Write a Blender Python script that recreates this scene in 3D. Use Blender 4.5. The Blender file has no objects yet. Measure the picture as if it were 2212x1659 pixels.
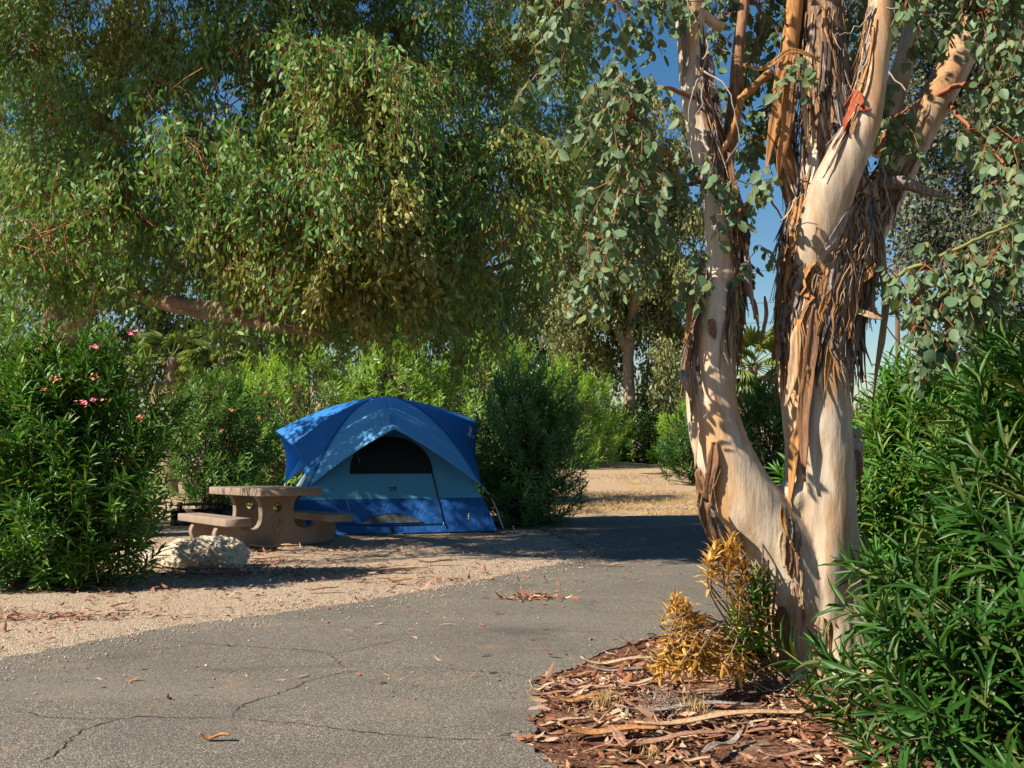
import bpy, bmesh, math
import numpy as np
from mathutils import Vector, Matrix, noise

# ------------------------------------------------------------------ camera, sky, sun, exposure
S = bpy.context.scene
C = S.collection
PI = math.pi
CAM_Z = 1.4
FOC = 2150.0                       # focal length in units of the 2212-wide viewing copy
PITCH = math.atan((955 - 829.5) / FOC)
cam_d = bpy.data.cameras.new('camera')
cam = bpy.data.objects.new('camera', cam_d)
C.objects.link(cam)
cam.location = (0, 0, CAM_Z)
cam.rotation_euler = (PI / 2 + PITCH, 0, 0)
cam_d.sensor_width = 36
cam_d.lens = 36 * FOC / 2212
cam_d.clip_start = 0.05
cam_d.clip_end = 3000
S.camera = cam

SUN = Vector((-0.70, -0.32, 0.635)).normalized()      # towards the sun
el = math.asin(SUN.z)
az = math.atan2(SUN.x, SUN.y)
w = bpy.data.worlds.new('World')
S.world = w
w.use_nodes = True
wn = w.node_tree.nodes
wl = w.node_tree.links
wn.clear()
sky = wn.new('ShaderNodeTexSky')
sky.sky_type = 'NISHITA'
sky.sun_disc = False
sky.sun_elevation = el
sky.sun_rotation = az
sky.air_density = 1.2
sky.dust_density = 0.3
sky.ozone_density = 3.0
bg = wn.new('ShaderNodeBackground')
bg.inputs['Strength'].default_value = 0.052
wo = wn.new('ShaderNodeOutputWorld')
hs = wn.new('ShaderNodeHueSaturation')
hs.inputs['Saturation'].default_value = 1.3
wl.new(sky.outputs[0], hs.inputs['Color'])
wl.new(hs.outputs[0], bg.inputs['Color'])
wl.new(bg.outputs[0], wo.inputs[0])
sun_d = bpy.data.lights.new('sun', 'SUN')
sun_d.energy = 5.0
sun_d.angle = math.radians(0.53)
sun_d.color = (1.0, 0.90, 0.75)
sun = bpy.data.objects.new('sun', sun_d)
C.objects.link(sun)
sun.rotation_euler = SUN.to_track_quat('Z', 'Y').to_euler()
S.view_settings.view_transform = 'Standard'
S.view_settings.look = 'None'
S.view_settings.gamma = 1
S.view_settings.exposure = 1.05
S.render.engine = 'CYCLES'
S.cycles.max_bounces = 6
S.cycles.diffuse_bounces = 2
S.cycles.glossy_bounces = 2
S.cycles.transmission_bounces = 3
S.cycles.transparent_max_bounces = 6
S.cycles.use_denoising = True
try:
    S.cycles.denoiser = 'OPENIMAGEDENOISE'
    S.cycles.denoising_input_passes = 'RGB_ALBEDO_NORMAL'
    S.cycles.denoising_prefilter = 'ACCURATE'
except Exception:
    pass
S.cycles.caustics_reflective = False
S.cycles.caustics_refractive = False

# ------------------------------------------------------------------ helpers
_cp, _sp = math.cos(PITCH), math.sin(PITCH)


def ray(px, py):
    x, y, z = px - 1106.0, FOC, -(py - 829.5)
    return np.array((x, y * _cp - z * _sp, y * _sp + z * _cp))


def P(px, py, Y):                  # the point of the place that the photo shows at (px, py), Y metres ahead
    d = ray(px, py)
    p = d * (Y / d[1])
    p[2] += CAM_Z
    return p


def G(px, py, z=0.0):              # same, on the ground
    d = ray(px, py)
    p = d * ((z - CAM_Z) / d[2])
    p[2] += CAM_Z
    return p


def nrm(a):
    a = np.asarray(a, float)
    return a / np.maximum(np.linalg.norm(a, axis=-1, keepdims=True), 1e-9)


def mesh(name, V, Fs, smooth=False):
    """V (n,3); Fs list of int arrays (m,k)"""
    V = np.asarray(V, np.float32)
    me = bpy.data.meshes.new(name)
    me.vertices.add(len(V))
    me.vertices.foreach_set('co', V.ravel())
    idx, starts, off = [], [], 0
    for F in Fs:
        F = np.asarray(F, np.int32)
        if F.size == 0:
            continue
        k = F.shape[1]
        idx.append(F.ravel())
        starts.append(off + np.arange(len(F)) * k)
        off += F.size
    idx = np.concatenate(idx)
    starts = np.concatenate(starts).astype(np.int32)
    me.loops.add(len(idx))
    me.loops.foreach_set('vertex_index', idx)
    me.polygons.add(len(starts))
    me.polygons.foreach_set('loop_start', starts)
    if smooth:
        me.polygons.foreach_set('use_smooth', np.ones(len(starts), bool))
    me.update(calc_edges=True)
    me.validate()
    return me


def obj(name, me, mat=None, parent=None, local=False):
    """local=False: the mesh is in world coordinates and the parent is an unrotated Empty"""
    o = bpy.data.objects.new(name, me)
    C.objects.link(o)
    if mat is not None:
        me.materials.clear()
        for m in (mat if isinstance(mat, (list, tuple)) else [mat]):
            me.materials.append(m)
    if parent is not None:
        o.parent = parent
        if not local:
            o.location = -Vector(parent.location)
    return o


def tag(o, label=None, cat=None, group=None, kind=None):
    for k, v in (('label', label), ('category', cat), ('group', group), ('kind', kind)):
        if v:
            o[k] = v
    return o


def thing(name, label, cat, loc=(0, 0, 0), group=None):
    o = bpy.data.objects.new(name, None)
    C.objects.link(o)
    o.location = Vector([float(v) for v in loc])
    o.empty_display_size = 0.1
    return tag(o, label, cat, group)


class Geo:                          # collects pieces into one mesh
    def __init__(s):
        s.V, s.F, s.n = [], {}, 0

    def add(s, V, Fs):
        V = np.asarray(V, float).reshape(-1, 3)
        for F in Fs:
            F = np.asarray(F, int)
            if F.size:
                s.F.setdefault(F.shape[1], []).append(F + s.n)
        s.V.append(V)
        s.n += len(V)
        return s

    def make(s, name, mat=None, parent=None, smooth=False, local=False):
        me = mesh(name, np.concatenate(s.V), [np.concatenate(v) for v in s.F.values()], smooth)
        return obj(name, me, mat, parent, local)


def spline(pts, n):
    """Catmull-Rom through rows of pts (any number of columns), n samples"""
    p = np.asarray(pts, float)
    if len(p) == 2:
        t = np.linspace(0, 1, n)[:, None]
        return p[0] * (1 - t) + p[1] * t
    p = np.vstack([2 * p[0] - p[1], p, 2 * p[-1] - p[-2]])
    m = len(p) - 3
    u = np.linspace(0, m - 1e-6, n)
    i = u.astype(int)
    t = (u - i)[:, None]
    a, b, c, d = p[i], p[i + 1], p[i + 2], p[i + 3]
    return 0.5 * (2 * b + (c - a) * t + (2 * a - 5 * b + 4 * c - d) * t ** 2 + (3 * b - a - 3 * c + d) * t ** 3)


def frames(path):
    t = nrm(np.gradient(path, axis=0))
    ref = np.array((0, -1.0, 0)) if abs(t[:, 1].mean()) < 0.8 else np.array((1.0, 0, 0))
    u = nrm(np.cross(np.cross(t, ref), t))
    v = np.cross(t, u)
    return t, u, v                 # u points towards ref


def tube(path, rad, sides=8, cap=True, rough=None):
    path = np.asarray(path, float)
    n = len(path)
    rad = np.broadcast_to(np.asarray(rad, float), (n,))
    t, u, v = frames(path)
    a = np.linspace(0, 2 * PI, sides, endpoint=False)
    R = rad[:, None] * np.ones((1, sides))
    if rough is not None:
        R = R * rough
    V = path[:, None] + R[..., None] * (np.cos(a)[None, :, None] * u[:, None] + np.sin(a)[None, :, None] * v[:, None])
    i = np.arange(n - 1)[:, None] * sides
    j = np.arange(sides)[None]
    k = (j + 1) % sides
    F = np.stack([i + j, i + k, i + sides + k, i + sides + j], -1).reshape(-1, 4)
    Fs = [F]
    if cap:
        Fs.append(np.arange(sides)[None, ::-1])
        Fs.append((np.arange(sides) + (n - 1) * sides)[None])
    return V.reshape(-1, 3), Fs


def twigs(A, B, r0, r1):
    """many straight 3-sided prisms A->B, vectorised"""
    A, B = np.asarray(A, float), np.asarray(B, float)
    n = len(A)
    d = nrm(B - A)
    ref = np.where(np.abs(d[:, 2:3]) > 0.9, np.array([[1.0, 0, 0]]), np.array([[0, 0, 1.0]]))
    u = nrm(np.cross(d, ref))
    v = np.cross(d, u)
    V = np.zeros((n, 6, 3))
    for k in range(3):
        e = math.cos(k * 2 * PI / 3) * u + math.sin(k * 2 * PI / 3) * v
        V[:, k] = A + e * np.reshape(r0, (-1, 1))
        V[:, 3 + k] = B + e * np.reshape(r1, (-1, 1))
    o = np.arange(n)[:, None] * 6
    F = np.concatenate([o + np.array([k, (k + 1) % 3, 3 + (k + 1) % 3, 3 + k]) for k in range(3)])
    return V.reshape(-1, 3), [F]


# leaf templates: rows (along, across, lift), faces
LANCE = (np.array([(0, 0, 0), (.28, -.42, .03), (.28, .42, .03), (.62, -.42, -.02), (.62, .42, -.02), (1, 0, -.12)]),
         [np.array([[0, 2, 1], [3, 4, 5]]), np.array([[1, 2, 4, 3]])])
ROUND = (np.array([(0, 0, 0), (.45, 0, -.04), (1, 0, -.10), (.10, .30, .02), (.40, .5, .05), (.74, .42, .02), (.93, .17, -.06),
                   (.10, -.30, .02), (.40, -.5, .05), (.74, -.42, .02), (.93, -.17, -.06)]),
         [np.array([[0, 1, 4, 3], [1, 2, 6, 5], [1, 0, 7, 8], [2, 1, 9, 10]]), np.array([[1, 5, 4], [1, 8, 9]])])
BLADE = (np.array([(0, 0, 0), (.36, 0, -.02), (.72, 0, -.07), (1, 0, -.17), (.34, .5, .03), (.72, .36, -.03), (.34, -.5, .03), (.72, -.36, -.03)]),
         [np.array([[0, 1, 4], [2, 3, 5], [1, 0, 6], [3, 2, 7]]), np.array([[1, 2, 5, 4], [2, 1, 6, 7]])])


def leaves(pos, d, nor, L, W, tmpl, bend=1.0):
    pos, d, nor = (np.asarray(a, float).reshape(-1, 3) for a in (pos, d, nor))
    n = len(pos)
    d = nrm(d)
    s = nrm(np.cross(nor, d))
    nn = np.cross(d, s)
    L = np.broadcast_to(L, (n,))[:, None, None]
    W = np.broadcast_to(W, (n,))[:, None, None]
    bend = np.broadcast_to(bend, (n,))[:, None, None]
    T, Fs = tmpl
    V = (pos[:, None] + d[:, None] * (T[None, :, 0:1] * L) + s[:, None] * (T[None, :, 1:2] * W)
         + nn[:, None] * (T[None, :, 2:3] * L * bend))
    o = np.arange(n)[:, None, None] * len(T)
    return V.reshape(-1, 3), [(F[None] + o).reshape(-1, F.shape[1]) for F in Fs]


def rdir(rng, n):
    return nrm(rng.normal(size=(n, 3)))


def fbm(p, sc, oct=3, seed=0.0):
    p = np.asarray(p, float)
    return np.array([noise.fractal(Vector((q[0] * sc + seed, q[1] * sc + seed * 2, q[2] * sc)), 1.0, 2.0, oct) for q in p])


# ------------------------------------------------------------------ materials
class N:
    def __init__(s, name):
        s.m = bpy.data.materials.new(name)
        s.m.use_nodes = True
        s.t = s.m.node_tree
        s.t.nodes.clear()
        s.out = s.t.nodes.new('ShaderNodeOutputMaterial')

    def n(s, kind, ins=None, **attr):
        nd = s.t.nodes.new(kind)
        for k, v in attr.items():
            setattr(nd, k, v)
        for k, v in (ins or {}).items():
            if hasattr(v, 'links') or hasattr(v, 'is_output'):
                s.t.links.new(v, nd.inputs[k])
            else:
                nd.inputs[k].default_value = v
        return nd

    def pos(s):
        return s.n('ShaderNodeTexCoord').outputs['Object']

    def wpos(s):
        return s.n('ShaderNodeNewGeometry').outputs['Position']

    def map(s, vec, scale, loc=(0, 0, 0)):
        return s.n('ShaderNodeMapping', {'Vector': vec, 'Scale': scale, 'Location': loc}).outputs[0]

    def noise(s, vec, scale, detail=4, rough=.55, dist=0.0):
        return s.n('ShaderNodeTexNoise', {'Vector': vec, 'Scale': scale, 'Detail': detail, 'Roughness': rough, 'Distortion': dist}).outputs['Fac']

    def voro(s, vec, scale, out='Distance', feature='F1', rand=1.0):
        return s.n('ShaderNodeTexVoronoi', {'Vector': vec, 'Scale': scale, 'Randomness': rand}, feature=feature).outputs[out]

    def ramp(s, fac, stops, interp='LINEAR'):
        r = s.n('ShaderNodeValToRGB', {'Fac': fac})
        r.color_ramp.interpolation = interp
        e = r.color_ramp.elements
        while len(e) < len(stops):
            e.new(0.5)
        for q, (p, c) in zip(e, stops):
            q.position = p
            q.color = (*c, 1) if not isinstance(c, (int, float)) else (c, c, c, 1)
        return r.outputs['Color']

    def mix(s, fac, a, b, blend='MIX'):
        nd = s.t.nodes.new('ShaderNodeMix')
        nd.data_type = 'RGBA'
        nd.blend_type = blend
        for k, v in ((0, fac), (6, a), (7, b)):
            if hasattr(v, 'is_output'):
                s.t.links.new(v, nd.inputs[k])
            else:
                nd.inputs[k].default_value = v if k == 0 else (*v, 1)
        return nd.outputs[2]

    def math(s, op, a, b=0.0, clamp=False):
        return s.n('ShaderNodeMath', {0: a, 1: b}, operation=op, use_clamp=clamp).outputs[0]

    def rng(s, v, a, b, c=0.0, d=1.0):
        return s.n('ShaderNodeMapRange', {'Value': v, 'From Min': a, 'From Max': b, 'To Min': c, 'To Max': d}).outputs[0]

    def bump(s, h, strength=.5, dist=.01, normal=None):
        i = {'Height': h, 'Strength': strength, 'Distance': dist}
        if normal is not None:
            i['Normal'] = normal
        return s.n('ShaderNodeBump', i).outputs[0]

    def bsdf(s, col, rough=.8, spec=.3, normal=None, metal=0.0):
        i = {'Base Color': col if hasattr(col, 'is_output') else (*col, 1), 'Roughness': rough, 'Specular IOR Level': spec, 'Metallic': metal}
        if normal is not None:
            i['Normal'] = normal
        return s.n('ShaderNodeBsdfPrincipled', i).outputs[0]

    def end(s, sh):
        s.t.links.new(sh, s.out.inputs[0])
        return s.m


def leaf_mat(name, cols, trans=.3, tint=(1.25, 1.2, .55), rough=.5, spec=.35, patch=None, patch_scale=.5, seed=0.0):
    """cols: colours spread over the leaves at random; patch: a colour that some sprays turn to"""
    m = N(name)
    r = m.n('ShaderNodeNewGeometry').outputs['Random Per Island']
    k = len(cols)
    c = m.ramp(r, [((i + .5) / k, q) for i, q in enumerate(cols)])
    if patch is not None:
        f = m.noise(m.map(m.wpos(), (1, 1, 1), (seed, seed, seed)), patch_scale, 2)
        c = m.mix(m.rng(f, .57, .74), c, patch)
    b = m.bsdf(c, rough, spec)
    tc = m.mix(1.0, c, tint, 'MULTIPLY')
    t = m.n('ShaderNodeBsdfTranslucent', {'Color': tc}).outputs[0]
    return m.end(m.n('ShaderNodeMixShader', {0: trans, 1: b, 2: t}).outputs[0])


def plain(name, col, rough=.8, spec=.3, var=.25, scale=30, bump=.2, metal=0.0, stretch=(1, 1, 1)):
    m = N(name)
    f = m.noise(m.map(m.pos(), stretch), scale, 5)
    c = m.mix(f, tuple(v * (1 - var) for v in col), tuple(min(1, v * (1 + var)) for v in col))
    return m.end(m.bsdf(c, rough, spec, m.bump(f, bump, .004), metal))


M = {}
M['gum_leaf'] = leaf_mat('silver_gum_leaf', [(.11, .185, .095), (.14, .215, .115), (.09, .16, .075), (.165, .23, .105), (.12, .20, .115), (.11, .18, .10), (.18, .22, .085)], .28, (1.3, 1.2, .5), .5, .3)
M['gum_leaf_far'] = leaf_mat('willow_gum_leaf', [(.11, .235, .07), (.155, .275, .085), (.07, .18, .04), (.195, .30, .075), (.115, .235, .10), (.22, .27, .05)], .3, (1.2, 1.25, .45), .5, .2,
                             patch=(.27, .26, .065), patch_scale=.6, seed=3.7)
M['olive_leaf'] = leaf_mat('olive_gum_leaf', [(.13, .185, .06), (.18, .21, .07), (.10, .155, .05), (.22, .20, .075)], .25)
M['grey_leaf'] = leaf_mat('grey_gum_leaf', [(.075, .11, .07), (.10, .135, .085), (.05, .08, .045), (.14, .13, .08)], .2)
M['wood_leaf'] = leaf_mat('woodland_leaf', [(.06, .10, .03), (.09, .13, .04), (.13, .17, .05), (.05, .08, .03)], .3)
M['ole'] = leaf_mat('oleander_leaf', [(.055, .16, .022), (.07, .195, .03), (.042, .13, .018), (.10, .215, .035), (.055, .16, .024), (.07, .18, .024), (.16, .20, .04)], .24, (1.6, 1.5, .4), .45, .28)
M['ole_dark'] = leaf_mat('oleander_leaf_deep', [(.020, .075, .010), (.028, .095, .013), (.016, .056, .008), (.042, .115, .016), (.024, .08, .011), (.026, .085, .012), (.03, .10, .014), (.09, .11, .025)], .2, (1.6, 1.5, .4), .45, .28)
M['ole_lime'] = leaf_mat('oleander_leaf_sunlit', [(.17, .33, .04), (.22, .37, .055), (.13, .28, .035), (.27, .40, .065)], .45, (1.35, 1.25, .4), .42, .4)  # brighter oleander leaf, with the sunlight put into its lime colour
M['ole_blue'] = leaf_mat('oleander_leaf_bluish', [(.09, .22, .065), (.12, .26, .08), (.065, .18, .05), (.15, .28, .085)], .26, (1.5, 1.5, .5), .42, .4)
M['gum_leaf_yellow'] = leaf_mat('backlit_gum_leaf', [(.27, .29, .08), (.22, .26, .07), (.34, .33, .10), (.17, .22, .06)], .35, (1.3, 1.15, .4), .45, .4)  # yellow stands for light shining through the leaves
M['gold_leaf'] = leaf_mat('withered_leaf', [(.60, .35, .075), (.66, .43, .12), (.50, .26, .045), (.68, .50, .18)], .25, (1.2, 1.0, .5), .6, .2)
M['twig_red'] = plain('red_twig', (.26, .09, .04), .6, .3, .3, 20)
M['twig_tan'] = plain('tan_twig', (.22, .15, .09), .7, .2, .3, 20)
M['twig_green'] = plain('green_stem', (.17, .19, .06), .6, .3, .25, 20)
M['twig_dark'] = plain('dark_stem', (.10, .075, .05), .8, .2, .3, 20)
M['twig_grey'] = plain('grey_dead_twig', (.30, .25, .21), .9, .1, .3, 20)
M['pink'] = plain('pink_petal', (.70, .20, .28), .6, .2, .25, 60, 0)
M['faded'] = plain('faded_petal', (.50, .20, .10), .8, .1, .35, 60, 0)
M['white_petal'] = plain('white_petal', (.75, .74, .66), .6, .2, .1, 60, 0)


def bark_mat(name, shag=(9, 9.5), warm=.5, dim=1.0, side=None):
    """smooth cream gum bark with tan streaks and orange stains; ragged brown fibre between the two heights"""
    m = N(name)
    p = m.wpos()
    ps = m.map(p, (1, 1, .13))
    streak = m.noise(ps, 26, 6, .6, .3)
    broad = m.noise(m.map(p, (1, 1, .35), (3, 1, 2)), 3.2, 4, .55, .6)
    fine = m.noise(m.map(p, (1, 1, .3)), 90, 4)
    c = m.ramp(broad, [(.28, (.36, .265, .17)), (.43, (.49, .395, .29)), (.55, (.60, .505, .40)), (.68, (.50, .415, .32)), (.8, (.39, .305, .23))])
    c = m.mix(m.math('MULTIPLY', m.rng(streak, .46, .66), .6), c, (.33, .20, .105))
    stain = m.noise(m.map(p, (1, 1, .3), (7, 4, 1)), 2.6, 5, .6, .8)
    c = m.mix(m.math('MULTIPLY', m.rng(stain, .62 - .22 * warm, .76 - .22 * warm), .75), c, (.46, .235, .075))
    grain = m.noise(m.map(p, (1, 1, .05), (2, 9, 4)), 55, 6, .65)
    c = m.mix(m.math('MULTIPLY', m.rng(grain, .6, .72), .5), c, (.30, .19, .11))
    ringv = m.noise(m.map(p, (.6, .6, 9)), 5, 4, .6, .5)
    c = m.mix(m.math('MULTIPLY', m.rng(ringv, .70, .80), .35), c, (.42, .28, .19))
    dots = m.voro(m.map(p, (1, 1, .6)), 34)
    c = m.mix(m.math('MULTIPLY', m.math('LESS_THAN', dots, .07), .55), c, (.28, .17, .10))
    z = m.n('ShaderNodeSeparateXYZ', {0: p}).outputs[2]
    edge = m.noise(m.map(p, (1, 1, .25), (5, 5, 5)), 7, 4)
    zz = m.math('ADD', z, m.math('MULTIPLY', m.math('SUBTRACT', edge, .5), 1.1))
    sh = m.math('MULTIPLY', m.rng(zz, shag[0] - .06, shag[0] + .06), m.rng(zz, shag[1] - .05 + .12, shag[1] + .05, 1, 0))
    if side is not None:
        xx = m.n('ShaderNodeSeparateXYZ', {0: p}).outputs[0]
        sh = m.math('MULTIPLY', sh, m.rng(m.math('ADD', xx, m.math('MULTIPLY', m.math('SUBTRACT', edge, .5), .12)), side, side + .03))
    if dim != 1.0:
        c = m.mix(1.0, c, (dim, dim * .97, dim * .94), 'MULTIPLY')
    fib = m.noise(m.map(p, (1, 1, .06), (1, 2, 3)), 60, 8, .7, .4)
    fc = m.ramp(fib, [(.3, (.045, .028, .02)), (.45, (.17, .095, .05)), (.55, (.30, .19, .11)), (.68, (.40, .33, .27))])
    c = m.mix(sh, c, fc)
    h = m.math('ADD', m.math('MULTIPLY', streak, .35), m.math('MULTIPLY', fine, .1))
    h = m.math('ADD', h, m.math('MULTIPLY', broad, .5))
    h = m.math('ADD', h, m.math('MULTIPLY', m.math('MULTIPLY', sh, fib), 2.2))
    return m.end(m.bsdf(c, m.rng(streak, .3, .7, .45, .7), .35, m.bump(h, .7, .02)))


M['bark'] = bark_mat('cream_gum_bark', (2.05, 3.05), .58, 1.0, 1.235)
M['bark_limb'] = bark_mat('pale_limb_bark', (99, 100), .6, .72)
M['bark_brown'] = bark_mat('weathered_limb_bark', (-5, 99), .5)
M['bark_far'] = plain('distant_gum_bark', (.33, .235, .16), .85, .2, .35, 5, .6, stretch=(1, 1, .3))
M['bark_gum'] = plain('brown_weathered_gum_bark', (.21, .135, .09), .85, .2, .4, 7, .8, stretch=(1, 1, .4))
M['bark_grey'] = plain('grey_brown_bark', (.20, .14, .10), .9, .2, .4, 6, .8, stretch=(1, 1, .3))


def strip_mat(name, col, dark):
    m = N(name)
    p = m.wpos()
    f = m.noise(m.map(p, (1, 1, .1)), 70, 6, .65)
    g = m.noise(p, 5, 3)
    c = m.ramp(f, [(.32, dark), (.52, col), (.72, tuple(min(1, v * 1.5) for v in col))])
    c = m.mix(m.rng(g, .35, .7, 0, .5), c, dark)
    return m.end(m.bsdf(c, .8, .2, m.bump(f, .8, .006)))


M['strip_grey'] = strip_mat('grey_peeling_bark', (.27, .23, .21), (.10, .075, .06))
M['strip_orange'] = strip_mat('orange_peeling_bark', (.40, .20, .075), (.20, .085, .03))
M['strip_brown'] = strip_mat('brown_peeling_bark', (.26, .14, .075), (.09, .048, .028))
M['strip_tan'] = strip_mat('tan_peeling_bark', (.48, .34, .21), (.26, .15, .085))
M['strip_dark'] = strip_mat('charcoal_peeling_bark', (.085, .065, .055), (.03, .022, .018))
M['strip_red'] = strip_mat('fresh_red_bark', (.28, .065, .028), (.15, .035, .018))
M['strip_pink'] = strip_mat('pinkish_fallen_bark', (.36, .20, .14), (.17, .085, .055))


def litter_mat():
    m = N('fallen_bark_and_leaf')
    r = m.n('ShaderNodeNewGeometry').outputs['Random Per Island']
    c = m.ramp(r, [(.05, (.20, .075, .04)), (.22, (.34, .14, .075)), (.38, (.25, .105, .06)), (.52, (.42, .23, .13)), (.66, (.15, .07, .045)),
                   (.78, (.48, .32, .19)), (.9, (.36, .26, .20)), (.98, (.60, .46, .30))])
    f = m.noise(m.wpos(), 160, 3)
    c = m.mix(m.rng(f, .3, .7, 0, .35), c, (.10, .05, .03))
    return m.end(m.bsdf(c, .75, .25))


M['litter'] = litter_mat()
M['straw'] = leaf_mat('dry_straw', [(.48, .34, .14), (.56, .42, .20), (.40, .26, .10), (.50, .40, .22)], .2, (1.1, 1.0, .7), .7, .2)


def ground_mat():
    m = N('sandy_gravel')
    p = m.wpos()
    big = m.noise(p, .55, 4, .55, .4)
    med = m.noise(p, 3.5, 5, .6)
    fine = m.noise(p, 60, 4, .7)
    c = m.ramp(big, [(.3, (.29, .20, .13)), (.5, (.36, .265, .18)), (.7, (.41, .31, .215))])
    c = m.mix(m.rng(med, .52, .68, 0, .55), c, (.25, .135, .075))
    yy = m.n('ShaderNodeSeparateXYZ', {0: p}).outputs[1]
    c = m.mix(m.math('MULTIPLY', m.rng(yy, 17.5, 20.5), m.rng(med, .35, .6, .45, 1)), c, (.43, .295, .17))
    v = m.n('ShaderNodeTexVoronoi', {'Vector': p, 'Scale': 75.0})
    sv = m.n('ShaderNodeSeparateColor', {0: v.outputs['Color']}).outputs[0]
    stone = m.ramp(sv, [(.1, (.20, .155, .12)), (.45, (.36, .28, .20)), (.7, (.46, .37, .28)), (.95, (.62, .54, .45))])
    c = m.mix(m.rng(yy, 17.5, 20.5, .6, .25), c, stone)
    c = m.mix(m.rng(fine, .3, .7, 0, .35), c, (.20, .14, .095))
    h = m.math('SUBTRACT', m.math('MULTIPLY', fine, .5), v.outputs['Distance'])
    return m.end(m.bsdf(c, .95, .12, m.bump(h, .8, .010)))


def road_mat():
    m = N('worn_asphalt')
    p = m.wpos()
    v = m.n('ShaderNodeTexVoronoi', {'Vector': p, 'Scale': 165.0})
    sv = m.n('ShaderNodeSeparateColor', {0: v.outputs['Color']}).outputs[0]
    c = m.ramp(sv, [(.1, (.064, .059, .05)), (.4, (.11, .10, .083)), (.65, (.153, .139, .114)), (.85, (.22, .195, .157)), (.96, (.38, .32, .25))])
    big = m.noise(p, .8, 5, .6, .6)
    c = m.mix(m.rng(big, .35, .7, .45, 0), c, (.085, .078, .068))
    band = m.noise(m.map(p, (.25, 1.2, 1)), 1.0, 3)
    c = m.mix(m.rng(band, .52, .72, 0, .35), c, (.21, .185, .15))
    rust = m.noise(p, 2.3, 5, .7)
    c = m.mix(m.rng(rust, .56, .72, 0, .40), c, (.27, .18, .11))
    oil = m.noise(m.map(p, (.6, 1, 1), (11, 3, 0)), 1.7, 4, .6, .8)
    c = m.mix(m.rng(oil, .58, .70, 0, .45), c, (.05, .046, .04))
    f = m.noise(p, 170, 3, .7)
    h = m.math('SUBTRACT', m.math('MULTIPLY', f, .5), v.outputs['Distance'])
    return m.end(m.bsdf(c, .88, .25, m.bump(h, .5, .006)))


M['ground'] = ground_mat()
M['road'] = road_mat()
M['crack'] = plain('dark_crack_line', (.028, .024, .02), .95, .1, .3, 40)  # even dark tone for the thin crack lines


def mulch_mat():
    m = N('rusty_leaf_mould')
    p = m.wpos()
    f = m.noise(p, 35, 6, .7, .5)
    c = m.ramp(f, [(.34, (.03, .016, .012)), (.48, (.11, .05, .03)), (.6, (.20, .10, .06)), (.74, (.36, .26, .18))])
    b = m.noise(p, 2.2, 4)
    c = m.mix(m.rng(b, .55, .68, 0, .8), c, (.36, .28, .20))
    return m.end(m.bsdf(c, .95, .1, m.bump(f, .9, .012)))


M['mulch'] = mulch_mat()


def concrete_mat():
    m = N('tan_cast_concrete')
    p = m.pos()
    f = m.noise(p, 60, 5, .7)
    g = m.noise(p, 3.5, 4)
    c = m.ramp(g, [(.3, (.205, .155, .118)), (.7, (.285, .22, .168))])
    c = m.mix(m.rng(f, .35, .7, 0, .35), c, (.18, .125, .09))
    pit = m.voro(p, 30)
    c = m.mix(m.math('MULTIPLY', m.math('LESS_THAN', pit, .08), .7), c, (.07, .05, .04))
    return m.end(m.bsdf(c, .75, .3, m.bump(f, .35, .004)))


M['concrete'] = concrete_mat()


def rock_mat(name='pitted_pale_rock', a=(.72, .61, .46), b=(.52, .42, .31)):
    m = N(name)
    p = m.pos()
    g = m.noise(p, 3.0, 6, .65, .4)
    f = m.noise(p, 22, 6, .7)
    v = m.voro(p, 16)
    c = m.ramp(g, [(.3, b), (.5, a), (.7, (.76, .68, .57))])
    c = m.mix(m.rng(f, .50, .70, 0, .6), c, (.24, .18, .13))
    c = m.mix(m.rng(v, .0, .18, .5, 0), c, (.16, .12, .09))
    h = m.math('ADD', m.math('MULTIPLY', f, .8), m.math('MULTIPLY', m.rng(v, 0, .3), .5))
    return m.end(m.bsdf(c, .92, .15, m.bump(h, 1.0, .05)))


M['rock'] = rock_mat()


def fabric(name, col, trans=.12, wr=1.0, stretch=(1, 1, 1)):
    m = N(name)
    p = m.map(m.pos(), stretch)
    a = m.noise(p, 5, 4, .5, .8)
    f = m.noise(p, 300, 2)
    c = m.mix(m.rng(a, .3, .7, .12, 0), col, tuple(v * .7 for v in col))
    k = m.noise(m.map(m.pos(), (9, 9, 2.2), (4, 2, 1)), 1.6, 4, .6, 1.2)
    nb = m.bump(m.math('ADD', m.math('ADD', a, m.math('MULTIPLY', k, .5)), m.math('MULTIPLY', f, .05)), .7 * wr, .05)
    b = m.bsdf(c, .55, .35, nb)
    t = m.n('ShaderNodeBsdfTranslucent', {'Color': c}).outputs[0]
    return m.end(m.n('ShaderNodeMixShader', {0: trans, 1: b, 2: t}).outputs[0])


M['fly_light'] = fabric('pale_blue_nylon', (.15, .50, .92), .18, 1.0, (1.5, 1.5, .5))
M['fly_dark'] = fabric('royal_blue_nylon', (.028, .22, .64), .25)
M['wall'] = fabric('teal_blue_nylon', (.12, .39, .58), .1, .6)
M['lower'] = fabric('navy_blue_nylon', (.012, .11, .38), .08, .7)
M['netting'] = plain('black_netting', (.022, .024, .026), .9, .2, .2, 400, .2)
M['netting_light'] = plain('grey_netting', (.10, .105, .11), .9, .2, .5, 20, .2)
M['black'] = plain('black_webbing', (.012, .012, .014), .7, .3, .2, 100, .2)
M['pole'] = plain('grey_tent_pole', (.30, .31, .33), .35, .5, .1, 40, .1, .8)
M['print_white'] = plain('white_print', (.85, .86, .88), .6, .3, .03, 60, 0)
M['print_yellow'] = plain('yellow_print', (.80, .62, .22), .6, .3, .03, 60, 0)
M['iron'] = plain('sooty_iron', (.018, .017, .017), .7, .35, .4, 25, .4, .3)
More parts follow.
